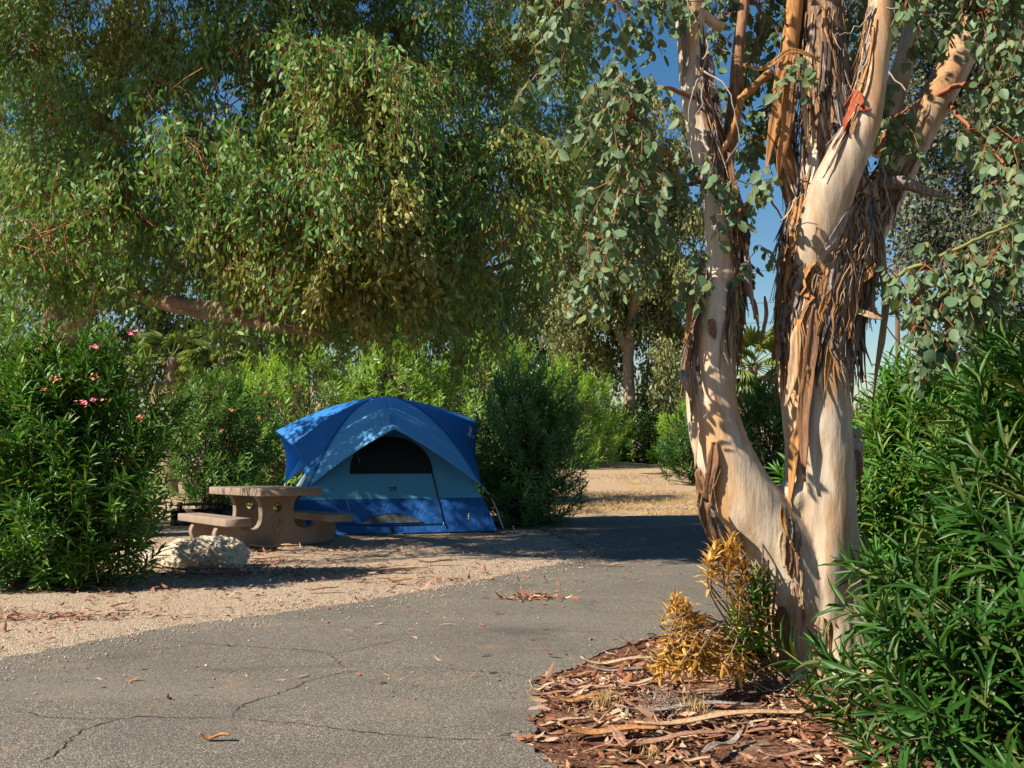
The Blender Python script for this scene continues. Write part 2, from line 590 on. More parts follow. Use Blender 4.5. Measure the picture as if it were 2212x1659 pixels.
M['palm'] = leaf_mat('palm_frond', [(.16, .22, .05), (.22, .28, .07), (.12, .18, .04)], .3)
M['palm_dry'] = leaf_mat('dry_palm_frond', [(.30, .22, .11), (.38, .29, .15), (.22, .15, .08)], .15)
M['wire'] = plain('dark_cable', (.03, .03, .035), .6, .3, .1, 10, 0)
M['pole_wood'] = plain('tarred_pole_wood', (.12, .075, .05), .9, .2, .3, 8, .4)

# ------------------------------------------------------------------ the setting: ground, road, mulch bed
def bank(x, y):
    """the clearing beyond the road rises gently towards the far hedge"""
    t = np.clip((np.asarray(y, float) - 19.5) / 26, 0, 1)
    return .34 * t * t * (3 - 2 * t) * np.clip((np.asarray(x, float) + 1.5) / 2, 0, 1)


def add_ground():
    xs = np.concatenate([[-900, -300, -100, -40], np.arange(-16, 14.01, .25), [30, 100, 300, 900]])
    ys = np.concatenate([[-300, -60, -12], np.arange(-2, 26.01, .25), np.arange(28, 60, 2), [80, 150, 400, 1500]])
    X, Y = np.meshgrid(xs, ys, indexing='ij')
    Z = np.zeros_like(X)
    Z += .28 * np.exp(-((X - 4.0) / 2.0) ** 2 - ((Y - 45) / 2.0) ** 2)          # low mound at the far hedge
    Z += bank(X, Y)
    near = (np.abs(X) < 16) & (Y < 26) & (Y > 8)
    pts = np.stack([X[near], Y[near], np.zeros(near.sum())], -1)
    Z[near] += .012 * fbm(pts, 1.3, 3)
    Z = np.where((Z > 0) | (Y > 27), Z, Z)
    n, m = X.shape
    i = np.arange(n - 1)[:, None] * m + np.arange(m - 1)[None]
    F = np.stack([i, i + m, i + m + 1, i + 1], -1).reshape(-1, 4)
    me = mesh('ground', np.stack([X, Y, Z - .012], -1).reshape(-1, 3), [F], True)
    tag(obj('ground', me, M['ground']), kind='structure')


add_ground()

road_px = [(-260, 1520), (-100, 1462), (0, 1428), (150, 1398), (300, 1371), (450, 1347), (600, 1328), (850, 1291), (1050, 1254), (1200, 1221), (1290, 1196),
           (1225, 1166), (1165, 1142), (1175, 1123), (1300, 1117), (1560, 1113), (1800, 1116), (2300, 1124)]
road_px2 = [(2300, 1345), (1900, 1345), (1700, 1338), (1560, 1345), (1480, 1360), (1385, 1392), (1305, 1411), (1255, 1440), (1172, 1469), (1162, 1500),
            (1176, 1532), (1142, 1560), (1152, 1588), (1118, 1600), (1160, 1632), (1208, 1662), (1240, 1730)]


def road_outline():
    far = np.array([(*G(*q)[:2],) for q in road_px])
    near = np.array([(*G(*q)[:2],) for q in road_px2])
    rng = np.random.default_rng(5)

    def rag(p, step, amp):
        out = []
        for a, b in zip(p[:-1], p[1:]):
            k = max(1, int(np.linalg.norm(b - a) / step))
            for t in np.linspace(0, 1, k, endpoint=False):
                q = a * (1 - t) + b * t
                out.append(q + rng.normal(0, amp, 2) + amp * 2 * np.array((noise.noise(Vector((q[0] * 5, q[1] * 5, 0))), noise.noise(Vector((q[0] * 5, q[1] * 5, 7))))))
        out.append(p[-1])
        return np.array(out)
    return np.vstack([rag(far, .05, .026), rag(near, .035, .011), [(.35, 2.2), (.4, 0), (.4, -8), (-30, -8), (-30, 4)]])


RO = road_outline()


def add_road():
    bm = bmesh.new()
    top = [bm.verts.new((x, y, .016)) for x, y in RO]
    bot = [bm.verts.new((x, y, -.04)) for x, y in RO]
    f = bm.faces.new(top)
    k = len(top)
    for i in range(k):
        bm.faces.new((top[i], bot[i], bot[(i + 1) % k], top[(i + 1) % k]))
    bmesh.ops.triangulate(bm, faces=[f])
    bmesh.ops.recalc_face_normals(bm, faces=bm.faces)
    me = bpy.data.meshes.new('road')
    bm.to_mesh(me)
    bm.free()
    r = tag(obj('road', me, M['road']), kind='structure')
    rng = np.random.default_rng(8)
    for line, wd in (([(60, 1652), (130, 1632), (190, 1590), (285, 1554), (400, 1552), (500, 1550)], .012), ([(40, 1538), (140, 1546), (220, 1552), (285, 1554)], .009),
                     ([(500, 1550), (530, 1527), (620, 1500), (690, 1476), (760, 1455), (840, 1450)], .011), ([(500, 1550), (600, 1560), (760, 1580), (960, 1594), (1118, 1601)], .008),
                     ([(840, 1446), (960, 1440), (1090, 1452), (1168, 1469)], .007), ([(340, 1382), (480, 1393), (640, 1405), (730, 1412), (850, 1386), (1060, 1358)], .008),
                     ([(700, 1348), (860, 1344), (1000, 1348), (1200, 1362)], .006), ([(690, 1410), (740, 1426), (745, 1440)], .006), ([(1060, 1592), (1110, 1582), (1150, 1580)], .006)):
        p = spline([G(*q, .016) for q in line], 60)
        p[:, :2] += np.cumsum(rng.normal(0, .006, (60, 2)), 0) * np.sin(np.linspace(0, PI, 60))[:, None] + rng.normal(0, .006, (60, 2))
        t = nrm(np.gradient(p, axis=0))
        s = np.stack([-t[:, 1], t[:, 0], np.zeros(60)], -1)
        wv = (.62 * wd * (.25 + rng.random(60)) * np.minimum(1, np.sin(np.linspace(.15, PI - .1, 60)) * 1.6))[:, None] * .6
        V = np.concatenate([p - s * wv, p + s * wv])
        V[:, 2] = .0185
        i = np.arange(59)
        obj('crack', mesh('crack', V, [np.stack([i, i + 1, i + 61, i + 60], -1)]), M['crack'], r)


add_road()


def inside(pts, poly):
    x, y = pts[:, 0], pts[:, 1]
    ok = np.zeros(len(pts), bool)
    px, py = poly[:, 0], poly[:, 1]
    qx, qy = np.roll(px, 1), np.roll(py, 1)
    for a, b, c, d in zip(px, py, qx, qy):
        if b != d:
            ok ^= ((b > y) != (d > y)) & (x < (c - a) * (y - b) / (d - b) + a)
    return ok


TREE = np.array((1.80, 5.80))


def mulch_z(p):
    d2 = ((p[:, :2] - TREE) ** 2).sum(1)
    return -.006 + .085 * np.exp(-d2 / 1.1 ** 2)


def add_mulch():
    xs, ys = np.arange(-.72, 7.01, .06), np.arange(1.0, 7.61, .06)
    X, Y = np.meshgrid(xs, ys, indexing='ij')
    p = np.stack([X.ravel(), Y.ravel(), np.zeros(X.size)], -1)
    z = mulch_z(p) + .010 * fbm(p, 3.0, 4)
    edge = np.minimum(np.minimum(p[:, 0] + .72, 7 - p[:, 0]), np.minimum(p[:, 1] - 1, 7.6 - p[:, 1]))
    z = np.where(edge < .3, -.03, np.maximum(z, -.009))
    # keep it under the asphalt
    road_in = inside(p, RO)
    z = np.where(road_in, np.minimum(z, .004), z)
    p[:, 2] = z
    n, m = X.shape
    i = np.arange(n - 1)[:, None] * m + np.arange(m - 1)[None]
    F = np.stack([i, i + m, i + m + 1, i + 1], -1).reshape(-1, 4)
    tag(obj('mulch_ground', mesh('mulch_ground', p, [F], True), M['mulch']), kind='structure')


add_mulch()


# ------------------------------------------------------------------ plant builders
def shoots(tips, dirs, L, K, leafL, leafW, tmpl, rng, a0=1.30, a1=.55, per=3, t0=.15):
    """stems with whorls of leaves; returns leaf mesh data and stem segments"""
    n = len(tips)
    L = np.broadcast_to(L, (n,))
    d = nrm(dirs)
    e1 = nrm(np.cross(d, rdir(rng, n)))
    e2 = np.cross(d, e1)
    base = tips - d * L[:, None]
    t = np.linspace(t0, 1, K)
    ph = rng.random((n, 1, 1)) * 6.28 + np.arange(K)[None, :, None] * (PI / per) + np.arange(per)[None, None] * (2 * PI / per) + rng.normal(0, .2, (n, K, per))
    ang = (a0 + (a1 - a0) * t ** 1.3)[None, :, None] + rng.normal(0, .16, (n, K, per))
    r = np.cos(ph)[..., None] * e1[:, None, None] + np.sin(ph)[..., None] * e2[:, None, None]
    ax = d[:, None, None]
    ld = r * np.sin(ang)[..., None] + ax * np.cos(ang)[..., None]
    ln = ax * np.sin(ang)[..., None] - r * np.cos(ang)[..., None]
    pos = np.broadcast_to((base[:, None] + d[:, None] * (t[None, :, None] * L[:, None, None]))[:, :, None], ld.shape)
    sz = (.72 + .45 * np.sin(PI * np.minimum(1, t * .75 + .1)))[None, :, None] * rng.uniform(.78, 1.15, (n, K, per))
    keep = rng.random((n, K, per)) > .08
    lv = leaves(pos[keep], ld[keep], ln[keep], leafL * sz[keep], leafW * sz[keep], tmpl, rng.uniform(.4, 1.9, keep.sum()))
    return lv, base


def flower(parent, p, r, mat, rng, n=11):
    r *= .6
    g = Geo()
    for q in range(n):
        c = p + rng.normal(0, r * .55, 3) * (1, 1, .6)
        up = nrm(rng.normal(0, .5, 3) + (0, -.4, .9))
        a = np.arange(5) * 2 * PI / 5 + rng.random()
        e1 = nrm(np.cross(up, rdir(rng, 1)[0]))
        e2 = np.cross(up, e1)
        dd = np.cos(a)[:, None] * e1 + np.sin(a)[:, None] * e2 + up * .35
        g.add(*leaves(np.repeat(c[None], 5, 0), dd, np.repeat(up[None], 5, 0), r * .40, r * .32, ROUND, 1.0))
    return g.make('blossom', mat, parent)


def oleander(label, x, y, rx, h, ns, leafL=.14, leafW=.02, mat='ole', K=9, tmpl=LANCE, seed=0, ry=None, flowers=(), low=.06, shootL=.5, name='oleander_bush', group='oleander bushes',
             lean=(0, 0), cat='bush', face=None, prof=None):
    rng = np.random.default_rng(seed)
    ry = ry or rx
    t = thing(name, label, cat, (x, y, 0), group)
    u = rng.random(ns)
    zz = low + (1 - low) * u ** .85
    ph = rng.random(ns) * 2 * PI
    if face is not None:                       # leaves thin out on the side turned away from the path
        back = rng.random(ns) < .6
        ph = np.where(back, face + rng.normal(0, .9, ns), ph)
    prof = np.interp(zz, [0, .12, .35, .6, .8, .92, 1.0], prof or [.62, .82, 1.0, .96, .78, .52, .16])
    rad = prof * (1 - .5 * rng.random(ns) ** 2.2)
    lump = 1 + .22 * np.sin(ph * 3 + seed) * np.sin(zz * 9 + seed) + .12 * np.sin(ph * 7 + 2 * seed + zz * 13)
    rad = rad * lump
    hh = h * (zz * (1 + .07 * np.sin(ph * 2 + seed))) * rng.uniform(.93, 1.05, ns)
    tips = np.stack([x + rx * rad * np.cos(ph) + lean[0] * zz, y + ry * rad * np.sin(ph) + lean[1] * zz, np.maximum(hh, .08)], -1)
    out = np.stack([np.cos(ph), np.sin(ph), np.zeros(ns)], -1)
    up = np.interp(zz, [0, .25, .6, 1], [.25, .75, 1.1, 1.6])[:, None] * np.array((0, 0, 1.0))
    d = nrm(out * (rad[:, None] * .9) + up + rng.normal(0, .28, (ns, 3)))
    L = shootL * rng.uniform(.75, 1.25, ns)
    lv, base = shoots(tips, d, L, K, leafL, leafW, tmpl, rng)
    Geo().add(*lv).make('foliage', M[mat], t)
    # canes: from the root crown up into the shoots
    root = np.stack([x + rng.normal(0, rx * .16, ns), y + rng.normal(0, ry * .16, ns), np.full(ns, -.02)], -1)
    base[:, 2] = np.maximum(base[:, 2], .05)
    mid = (root + base) / 2 + np.array((0, 0, 1)) * (base[:, 2:3] * .18) - np.stack([base[:, 0] - x, base[:, 1] - y, np.zeros(ns)], -1) * .12
    s = leafL / .14
    g = Geo()
    g.add(*twigs(root, mid, .010 * s, .007 * s)).add(*twigs(mid, base, .007 * s, .005 * s))
    g.make('cane', M['twig_dark'], t)['kind'] = 'stuff'
    Geo().add(*twigs(base, tips, .005 * s, .003 * s)).make('stem', M['twig_green'], t)['kind'] = 'stuff'
    for fx in flowers:
        kind, px, py, r = fx
        q = P(px, py, y - ry * .8)
        flower(t, q, r, M[kind], rng)
    nf = 0
    return t


def crown_data(lobes, per, L, m, leafL, leafW, tmpl, rng, droop=1.0, out=.6, hang=.75, shell=.55, spread=.05, squash=.85, clump=13, jit=.36):
    """drooping sprays over the shells of many lobes; returns leaf mesh data and twig segments"""
    c = np.array([q[:3] for q in lobes], float)
    r = np.array([q[3] for q in lobes], float)
    k = np.maximum(4, (per * (r / r.mean()) ** 2)).astype(int)
    li = np.repeat(np.arange(len(r)), k)
    n = len(li)
    # sprays gather in clumps, each at its own reach, so that gaps stay between them
    cid = li * clump + rng.integers(0, clump, n)
    cd = rdir(rng, len(r) * clump)
    cd[:, 2] = cd[:, 2] * .9 + .15
    cr = shell + (1 - shell) * rng.random(len(r) * clump) ** .7 * 1.15
    dirs = nrm(nrm(cd)[cid] + rng.normal(0, .17, (n, 3)))
    rad = r[li] * (cr[cid] + rng.normal(0, .07, n))
    s = c[li] + dirs * rad[:, None] * (1, 1, squash)
    LL = L * rng.uniform(.6, 1.35, n)
    t = np.linspace(.08, 1, m)
    o = nrm(dirs * (1, 1, .3) + rng.normal(0, .35, (n, 3)) * (1, 1, .4))

    def curve(t):
        t = np.asarray(t)[None, :, None]
        return s[:, None] + o[:, None] * (out * LL[:, None, None] * t * (1 - .35 * t)) + np.array((0, 0, -1.0)) * (droop * LL[:, None, None] * t ** 1.7) + np.array((0, 0, .12)) * LL[:, None, None] * t
    pos = curve(t) + rng.normal(0, spread, (n, m, 3))
    ld = nrm(np.array((0, 0, -hang)) + o[:, None] * .25 + rng.normal(0, jit, (n, m, 3)))
    ln = nrm(rng.normal(0, 1, (n, m, 3)) * (1, 1, .5) + dirs[:, None] * .7)
    sz = rng.uniform(.65, 1.2, (n, m))
    lv = leaves(pos.reshape(-1, 3), ld.reshape(-1, 3), ln.reshape(-1, 3), (leafL * sz).ravel(), (leafW * sz).ravel(), tmpl, rng.uniform(-1, 2, n * m))
    cp = curve([0, .35, .7, 1.0])
    return lv, (cp, s, li, c)


def gum(label, x, y, lobes, trunk, limbs=(), per=60, L=.5, m=10, leafL=.1, leafW=.03, mat='gum_leaf_far', tmpl=LANCE, seed=0, bark='bark_far', twig='twig_red', tr=.006, rough=.12, name='gum_tree',
        group='gum trees', droop=1.0, spread=.05, hang=.75, skeleton=True, sides=14, shell=.55, cat='tree', out=.6):
    rng = np.random.default_rng(seed)
    t = thing(name, label, cat, (x, y, 0), group)
    g = Geo()
    for path in [trunk] + list(limbs):
        p = spline(path, max(16, len(path) * 7))
        ro = 1 + rough * fbm(np.stack([np.cos(np.linspace(0, 6.283, sides, endpoint=False))[None].repeat(len(p), 0).ravel(),
                                       np.sin(np.linspace(0, 6.283, sides, endpoint=False))[None].repeat(len(p), 0).ravel(),
                                       np.arange(len(p)).repeat(sides) * .25], -1), 1.2, 3, seed).reshape(len(p), sides)
        p[:, :3] += .25 * rough * rng.normal(0, 1, (len(p), 3)) * p[:, 3:4]
        g.add(*tube(p[:, :3], p[:, 3], sides, True, ro))
    g.make('trunk', M[bark], t, True)
    lv, (cp, s, li, c) = crown_data(lobes, per, L, m, leafL, leafW, tmpl, rng, droop, out, hang, shell, spread)
    Geo().add(*lv).make('crown', M[mat], t)
    g = Geo()
    for k in range(3):
        g.add(*twigs(cp[:, k], cp[:, k + 1], tr * (1 - .25 * k), tr * (.75 - .25 * k)))
    if skeleton:                                   # thin boughs from each lobe's middle to its sprays
        pick = rng.random(len(s)) < .10
        a = c[li][pick] + rng.normal(0, .22, (pick.sum(), 3)) - (0, 0, .2)
        k2 = (a + s[pick]) / 2 + (0, 0, .08) + rng.normal(0, .06, a.shape)
        g.add(*twigs(a, k2, tr * 1.8, tr * 1.3)).add(*twigs(k2, s[pick], tr * 1.3, tr * .9))
    g.make('twig', M[twig], t)['kind'] = 'stuff'
    return t


# ------------------------------------------------------------------ the big willowy gum over the tent
def big_gum():
    rng = np.random.default_rng(11)
    lobes = []
    for px in np.arange(-230, 1300, 128):
        for py in np.arange(-180, 760, 118):
            qx, qy = px + rng.normal(0, 42), py + rng.normal(0, 36)
            lim = np.interp(qy, [-400, 150, 400, 560, 700, 760], [1320, 1260, 1150, 1110, 1040, 960])
            low = np.interp(qx, [-300, 300, 600, 800, 1000, 1300], [530, 520, 520, 560, 610, 540])
            if qx > lim or qy > low or (qx < -60 and rng.random() < .6):
                continue
            # the outer boughs bulge towards the path in the middle, recede a little at the right
            Y = 11.3 + 1.5 * abs((qx - 520) / 700) ** 2 + (.9 if qy < 230 else 0) + rng.normal(0, .7)
            lobes.append((*P(qx, qy, Y), rng.uniform(.5, .9)))
            if qy > 60 and rng.random() < .45:
                lobes.append((*P(qx + rng.normal(0, 60), min(qy, low - 60) + rng.normal(0, 50), Y + rng.uniform(1.2, 3.0)), rng.uniform(.6, 1.0)))
    for q in ((640, 560, 11.6, .62), (860, 470, 11.0, .6), (830, 620, 11.4, .6), (1010, 640, 13.2, .5), (1100, 600, 13.6, .55), (930, 600, 12.2, .5), (420, 560, 11.8, .6), (90, 560, 12.2, .6), (760, 380, 10.8, .6), (300, 380, 11, .65), (520, 420, 10.9, .6)):
        lobes.append((*P(q[0], q[1], q[2]), q[3]))
    # unseen upper storey over the frame, added to shade the crown and road
    for k in range(16):
        lobes.append((rng.uniform(-9, -.8), rng.uniform(9.3, 12.3), rng.uniform(8.0, 9.6), rng.uniform(.8, 1.1)))
    T0 = np.array((-6.9, 14.6))
    tr = [(T0[0], T0[1], -.1, .38), (T0[0] + .05, T0[1], 1.2, .30), (T0[0] + .2, T0[1] - .05, 2.6, .26), (T0[0] + .35, T0[1], 4.2, .23), (T0[0] + .7, T0[1], 6.2, .2), (T0[0] + 1.2, T0[1], 8.6, .11)]

    def pt(px, py, Y, r):
        return (*P(px, py, Y), r)
    limbs = [
        [(T0[0] + .1, T0[1], 2.7, .15), pt(230, 625, 13.2, .10), pt(345, 652, 12.3, .09), pt(430, 674, 11.6, .078), pt(505, 687, 11.2, .066), pt(600, 708, 11.0, .052), pt(700, 722, 11.0, .028)],
        [pt(345, 648, 12.3, .07), pt(410, 657, 11.65, .07), pt(470, 664, 11.3, .07), pt(515, 672, 11.15, .064)],
        [pt(555, 700, 11.05, .055), pt(575, 660, 11.1, .045), pt(590, 600, 11.3, .035), pt(640, 500, 11.6, .03)],
        [(T0[0] + .3, T0[1], 3.6, .19), pt(160, 390, 14.0, .15), pt(240, 310, 13.6, .11), pt(330, 230, 13.6, .08)],
        [(T0[0] + .35, T0[1], 4.3, .2), pt(420, 330, 14.6, .15), pt(600, 300, 14.6, .13), pt(720, 285, 14.5, .10), pt(830, 230, 14.4, .06)],
        [pt(600, 300, 14.6, .10), pt(700, 200, 14.8, .08), pt(790, 180, 14.9, .06), pt(900, 60, 15.0, .04)],
        [(T0[0] + .5, T0[1], 5.2, .15), pt(90, 120, 14.3, .15), pt(95, 10, 14.3, .13), pt(80, -120, 14.3, .11)],
        [(T0[0] + .6, T0[1], 5.8, .14), pt(520, 100, 14.8, .12), pt(720, 90, 14.8, .09), pt(980, 20, 14.8, .05)],
        [pt(480, 665, 12.6, .05), pt(800, 640, 12.8, .06), pt(1000, 600, 13.2, .05), pt(1120, 560, 13.4, .03)],
    ]
    t = gum('broad gum tree with weeping willowy sprays arching over the blue tent', T0[0], T0[1], lobes, tr, limbs, per=84, L=.6, m=17, leafL=.102, leafW=.037, mat='gum_leaf_far', seed=4,
            bark='bark_gum', tr=.006, spread=.055, droop=1.0)
    # loose hanging tips below the skirt
    rng = np.random.default_rng(12)
    tips = [(*P(px, py, Y), .26) for px, py, Y in ((320, 600, 13), (420, 640, 12.9), (520, 650, 12.8), (610, 690, 12.7), (705, 660, 12.6), (800, 690, 12.7), (880, 690, 12.9), (1000, 760, 13.2), (1015, 700, 13.3),
                                                 (940, 660, 13.0), (1080, 680, 13.6), (200, 570, 12.6), (1150, 600, 13.8), (1170, 520, 14), (120, 590, 12.4), (260, 580, 12.4), (180, 620, 12.6), (330, 560, 12.5))]
    lv, (cp, s, li, c) = crown_data(tips, 17, .5, 11, .10, .042, LANCE, rng, 1.1, .35, .9, .2, .05)
    Geo().add(*lv).make('hanging_spray', M['gum_leaf_far'], t)
    g = Geo()
    for k in range(3):
        g.add(*twigs(cp[:, k], cp[:, k + 1], .004, .003))
    g.make('hanging_twig', M['twig_tan'], t)['kind'] = 'stuff'
    # sprays in mid crown, light through the leaves put into their yellow colour
    yl = [(*P(px, py, Y), r) for px, py, Y, r in ((830, 420, 10.5, .34), (800, 500, 10.4, .36), (760, 570, 10.5, .36), (860, 560, 10.5, .34), (700, 560, 10.7, .32), (820, 630, 10.8, .32), (740, 640, 10.9, .3), (880, 480, 10.6, .28), (660, 600, 11.0, .26))]
    lv, (cp, s, li, c) = crown_data(yl, 46, .45, 13, .095, .042, LANCE, rng, .9, .55, .7, .3, .05)
    Geo().add(*lv).make('backlit_spray', M['gum_leaf_yellow'], t)
    g = Geo()
    for k in range(3):
        g.add(*twigs(cp[:, k], cp[:, k + 1], .004, .003))
    g.make('backlit_twig', M['strip_orange'], t)['kind'] = 'stuff'
    # sawn branch stub on the low limb
    a = P(514, 672, 11.1)
    obj('sawn_stub', mesh('sawn_stub', *tube([a + (0, .12, .02), a + (.03, -.03, .01), a + (.05, -.12, .0)], [.07, .066, .062], 14)), M['bark_gum'], t)
    obj('heartwood', mesh('heartwood', *tube([a + (.05, -.119, .0), a + (.051, -.124, .0)], [.05, .04], 14)), M['strip_red'], t)


big_gum()


# ------------------------------------------------------------------ trees beyond
def lobes_px(items, rng, jit=.25):
    return [(*P(px, py, Y + rng.normal(0, jit)), r) for px, py, Y, r in items]


def far_trees():
    rng = np.random.default_rng(21)
    # tall slim olive gum with a leaning trunk, beyond the sunlit clearing
    Lb = []
    for px, py, r in ((1350, 190, 1.0), (1310, 260, 1.2), (1400, 270, 1.2), (1290, 360, 1.3), (1380, 380, 1.5), (1450, 360, 1.0), (1260, 470, 1.2), (1340, 490, 1.4), (1430, 480, 1.3), (1240, 570, 1.2), (1310, 600, 1.4),
                      (1400, 600, 1.4), (1465, 590, 1.1), (1230, 670, 1.1), (1300, 700, 1.3), (1400, 710, 1.3), (1460, 700, 1.2), (1270, 770, .9), (1420, 780, .9), (1480, 780, .9), (1500, 700, .9), (1510, 560, .9), (1490, 450, .9), (1215, 640, 1.0), (1255, 720, 1.0), (1300, 790, .9), (1390, 660, 1.1), (1440, 840, .9), (1480, 830, .8), (1225, 540, 1.0), (1200, 590, .9), (1330, 430, 1.1), (1390, 540, 1.1)):
        Lb.append((*P(px, py, 48 + rng.normal(0, 1.6)), r * 1.38))
    y = 48.0
    tr = [(*P(1342, 1022, y), .4), (*P(1350, 970, y), .33), (*P(1360, 880, y), .29), (*P(1357, 780, y), .27), (*P(1366, 680, y), .24), (*P(1368, 560, y), .26), (*P(1360, 400, y), .2), (*P(1355, 250, y), .11)]
    b = P(1342, 1020, y)
    gum('slim olive gum tree with pale leaning trunk beyond the clearing', b[0], y, Lb, tr, [[(*P(1357, 760, y), .22), (*P(1300, 640, y), .17), (*P(1262, 500, y), .1)], [(*P(1366, 680, y), .22), (*P(1420, 560, y), .16), (*P(1450, 440, y), .09)]],
        per=150, L=1.1, m=13, leafL=.24, leafW=.11, mat='olive_leaf', seed=31, twig='twig_tan', tr=.012, spread=.12)
    spec = [
        ('pale olive gum tree behind the right skirt of the weeping gum', 'olive_leaf', 62, [(1190, 330, 1.6), (1240, 420, 1.8), (1180, 480, 2), (1230, 560, 2), (1160, 620, 1.9), (1230, 680, 1.9), (1180, 750, 1.4), (1110, 540, 1.8), (1120, 700, 1.6)], 1200),
        ('rounded dark gum tree far behind the flowering oleander', 'wood_leaf', 54, [(60, 520, 2), (150, 470, 2.2), (250, 540, 2), (120, 620, 2), (220, 660, 1.8), (40, 680, 1.8), (310, 640, 1.6), (180, 760, 1.5), (60, 800, 1.5), (260, 790, 1.5), (340, 760, 1.4), (100, 880, 1.2), (220, 880, 1.2), (330, 860, 1.2)], 150),
        ('mid green gum tree far behind the stone table', 'wood_leaf', 56, [(400, 520, 2), (480, 460, 2.2), (560, 540, 2), (440, 620, 2), (540, 650, 2), (620, 620, 1.8), (500, 730, 1.6), (600, 740, 1.5), (410, 730, 1.4), (420, 810, 1.4), (500, 820, 1.4), (580, 820, 1.4), (660, 800, 1.4), (460, 880, 1.1), (560, 880, 1.1)], 500),
        ('broad shady gum tree far behind the tent', 'wood_leaf', 60, [(720, 500, 2.2), (820, 460, 2.3), (900, 540, 2.2), (760, 610, 2.2), (880, 650, 2), (980, 600, 2.2), (1060, 660, 1.9), (820, 740, 1.8), (960, 740, 1.7), (1040, 560, 2), (700, 720, 1.6), (740, 820, 1.5), (840, 820, 1.5), (940, 810, 1.5), (1040, 760, 1.7), (1120, 740, 1.5), (1100, 820, 1.4), (1180, 800, 1.3)], 860),
    ]
    for i, (lab, mt, Y, items, bx) in enumerate(spec):
        Lb = [(*P(px, py, Y + rng.normal(0, 1.6)), r * 1.5) for px, py, r in items]
        b = G(bx, 955 + CAM_Z * FOC / Y)
        top = max(q[2] for q in Lb)
        tr = [(b[0], Y, -.1, .4), (b[0] + .2, Y, 2, .32), (b[0] - .1, Y, top * .5, .25), (b[0], Y, top * .85, .1)]
        gum(lab, b[0], Y, Lb, tr, [], per=150, L=1.3, m=12, leafL=.32, leafW=.14, mat=mt, seed=40 + i, twig='twig_tan', tr=.014, spread=.15)
    # grey leaved, twiggy gum at the right edge behind the front gum
    Lb = []
    for px, py, Y, r in ((1960, 130, 12.5, .8), (2060, 60, 12.5, .9), (2170, 120, 12, .9), (1990, 260, 12.5, .8), (2090, 230, 12.3, .9), (2200, 270, 12, .9), (1970, 380, 12.3, .6), (2070, 370, 12, .8), (2180, 420, 11.8, .9), (1985, 470, 12.2, .55),
                         (2080, 510, 12, .75), (2190, 560, 11.8, .8), (2030, 590, 12.2, .55), (2130, 640, 12, .65), (2230, 700, 11.8, .7), (2050, 690, 12.4, .45), (2150, 740, 12.2, .5), (2310, 200, 12, 1.0), (2330, 450, 12, 1.0), (2300, 620, 12, .9), (1930, 40, 12.8, .7), (2120, -80, 12, 1), (1990, -60, 12.6, .9), (2250, -60, 12, 1)):
        Lb.append((*P(px, py, Y), r))
    b = np.array((7.6, 12.6))
    tr = [(b[0], b[1], -.1, .3), (b[0] - .1, b[1], 1.6, .24), (b[0] + .05, b[1], 3.6, .2), (b[0] - .2, b[1], 5.5, .14), (b[0] - .2, b[1], 8, .07)]
    lim = [[(b[0], b[1], 2.0, .12), (*P(2150, 690, 12.4), .09), (*P(2060, 700, 12.3), .05)], [(b[0], b[1], 3.2, .13), (*P(2120, 470, 12.4), .08), (*P(2000, 400, 12.4), .04)], [(b[0], b[1], 4.2, .12), (*P(2100, 250, 12.4), .08), (*P(1990, 160, 12.4), .04)],
           [(*P(2150, 690, 12.4), .04), (*P(2020, 760, 12.4), .025), (*P(1945, 740, 12.4), .012), (*P(1905, 690, 12.4), .006)], [(*P(2020, 745, 12.4), .02), (*P(1950, 700, 12.4), .012), (*P(1915, 640, 12.4), .006)]]
    gum('grey leaved twiggy gum tree at the right behind the peeling gum', b[0], b[1], Lb, tr, lim, per=210, L=.42, m=12, leafL=.066, leafW=.047, mat='grey_leaf', tmpl=LANCE, seed=61, bark='bark_grey', twig='strip_grey', tr=.004, spread=.07, hang=.3, droop=.7)
    # far low scrub at right on the horizon
    for i, (px, Y, lab, rr) in enumerate(((1960, 48, 'hazy low thorn tree on the horizon right of the peeling trunk', 1.6), (1830, 55, 'distant low thorn tree peeping past the peeling trunk', 1.5))):
        b = G(px, 955 + CAM_Z * FOC / Y)
        Lb = [(b[0] + dx, Y + dy, z, r) for dx, dy, z, r in ((-1.2, 0, 2.2, 1.2), (.3, .4, 2.8, 1.4), (1.6, -.3, 2.3, 1.2), (2.8, .2, 1.8, 1.0), (-2.3, .1, 1.6, .9))]
        gum(lab, b[0], Y, Lb, [(b[0], Y, -.1, .2), (b[0], Y, 1.2, .16), (b[0] + .3, Y, 2.6, .08)], [], per=70, L=.6, m=9, leafL=.2, leafW=.07, mat='wood_leaf', seed=70 + i, twig='twig_tan', tr=.012, name='thorn_tree', group='thorn trees')


far_trees()


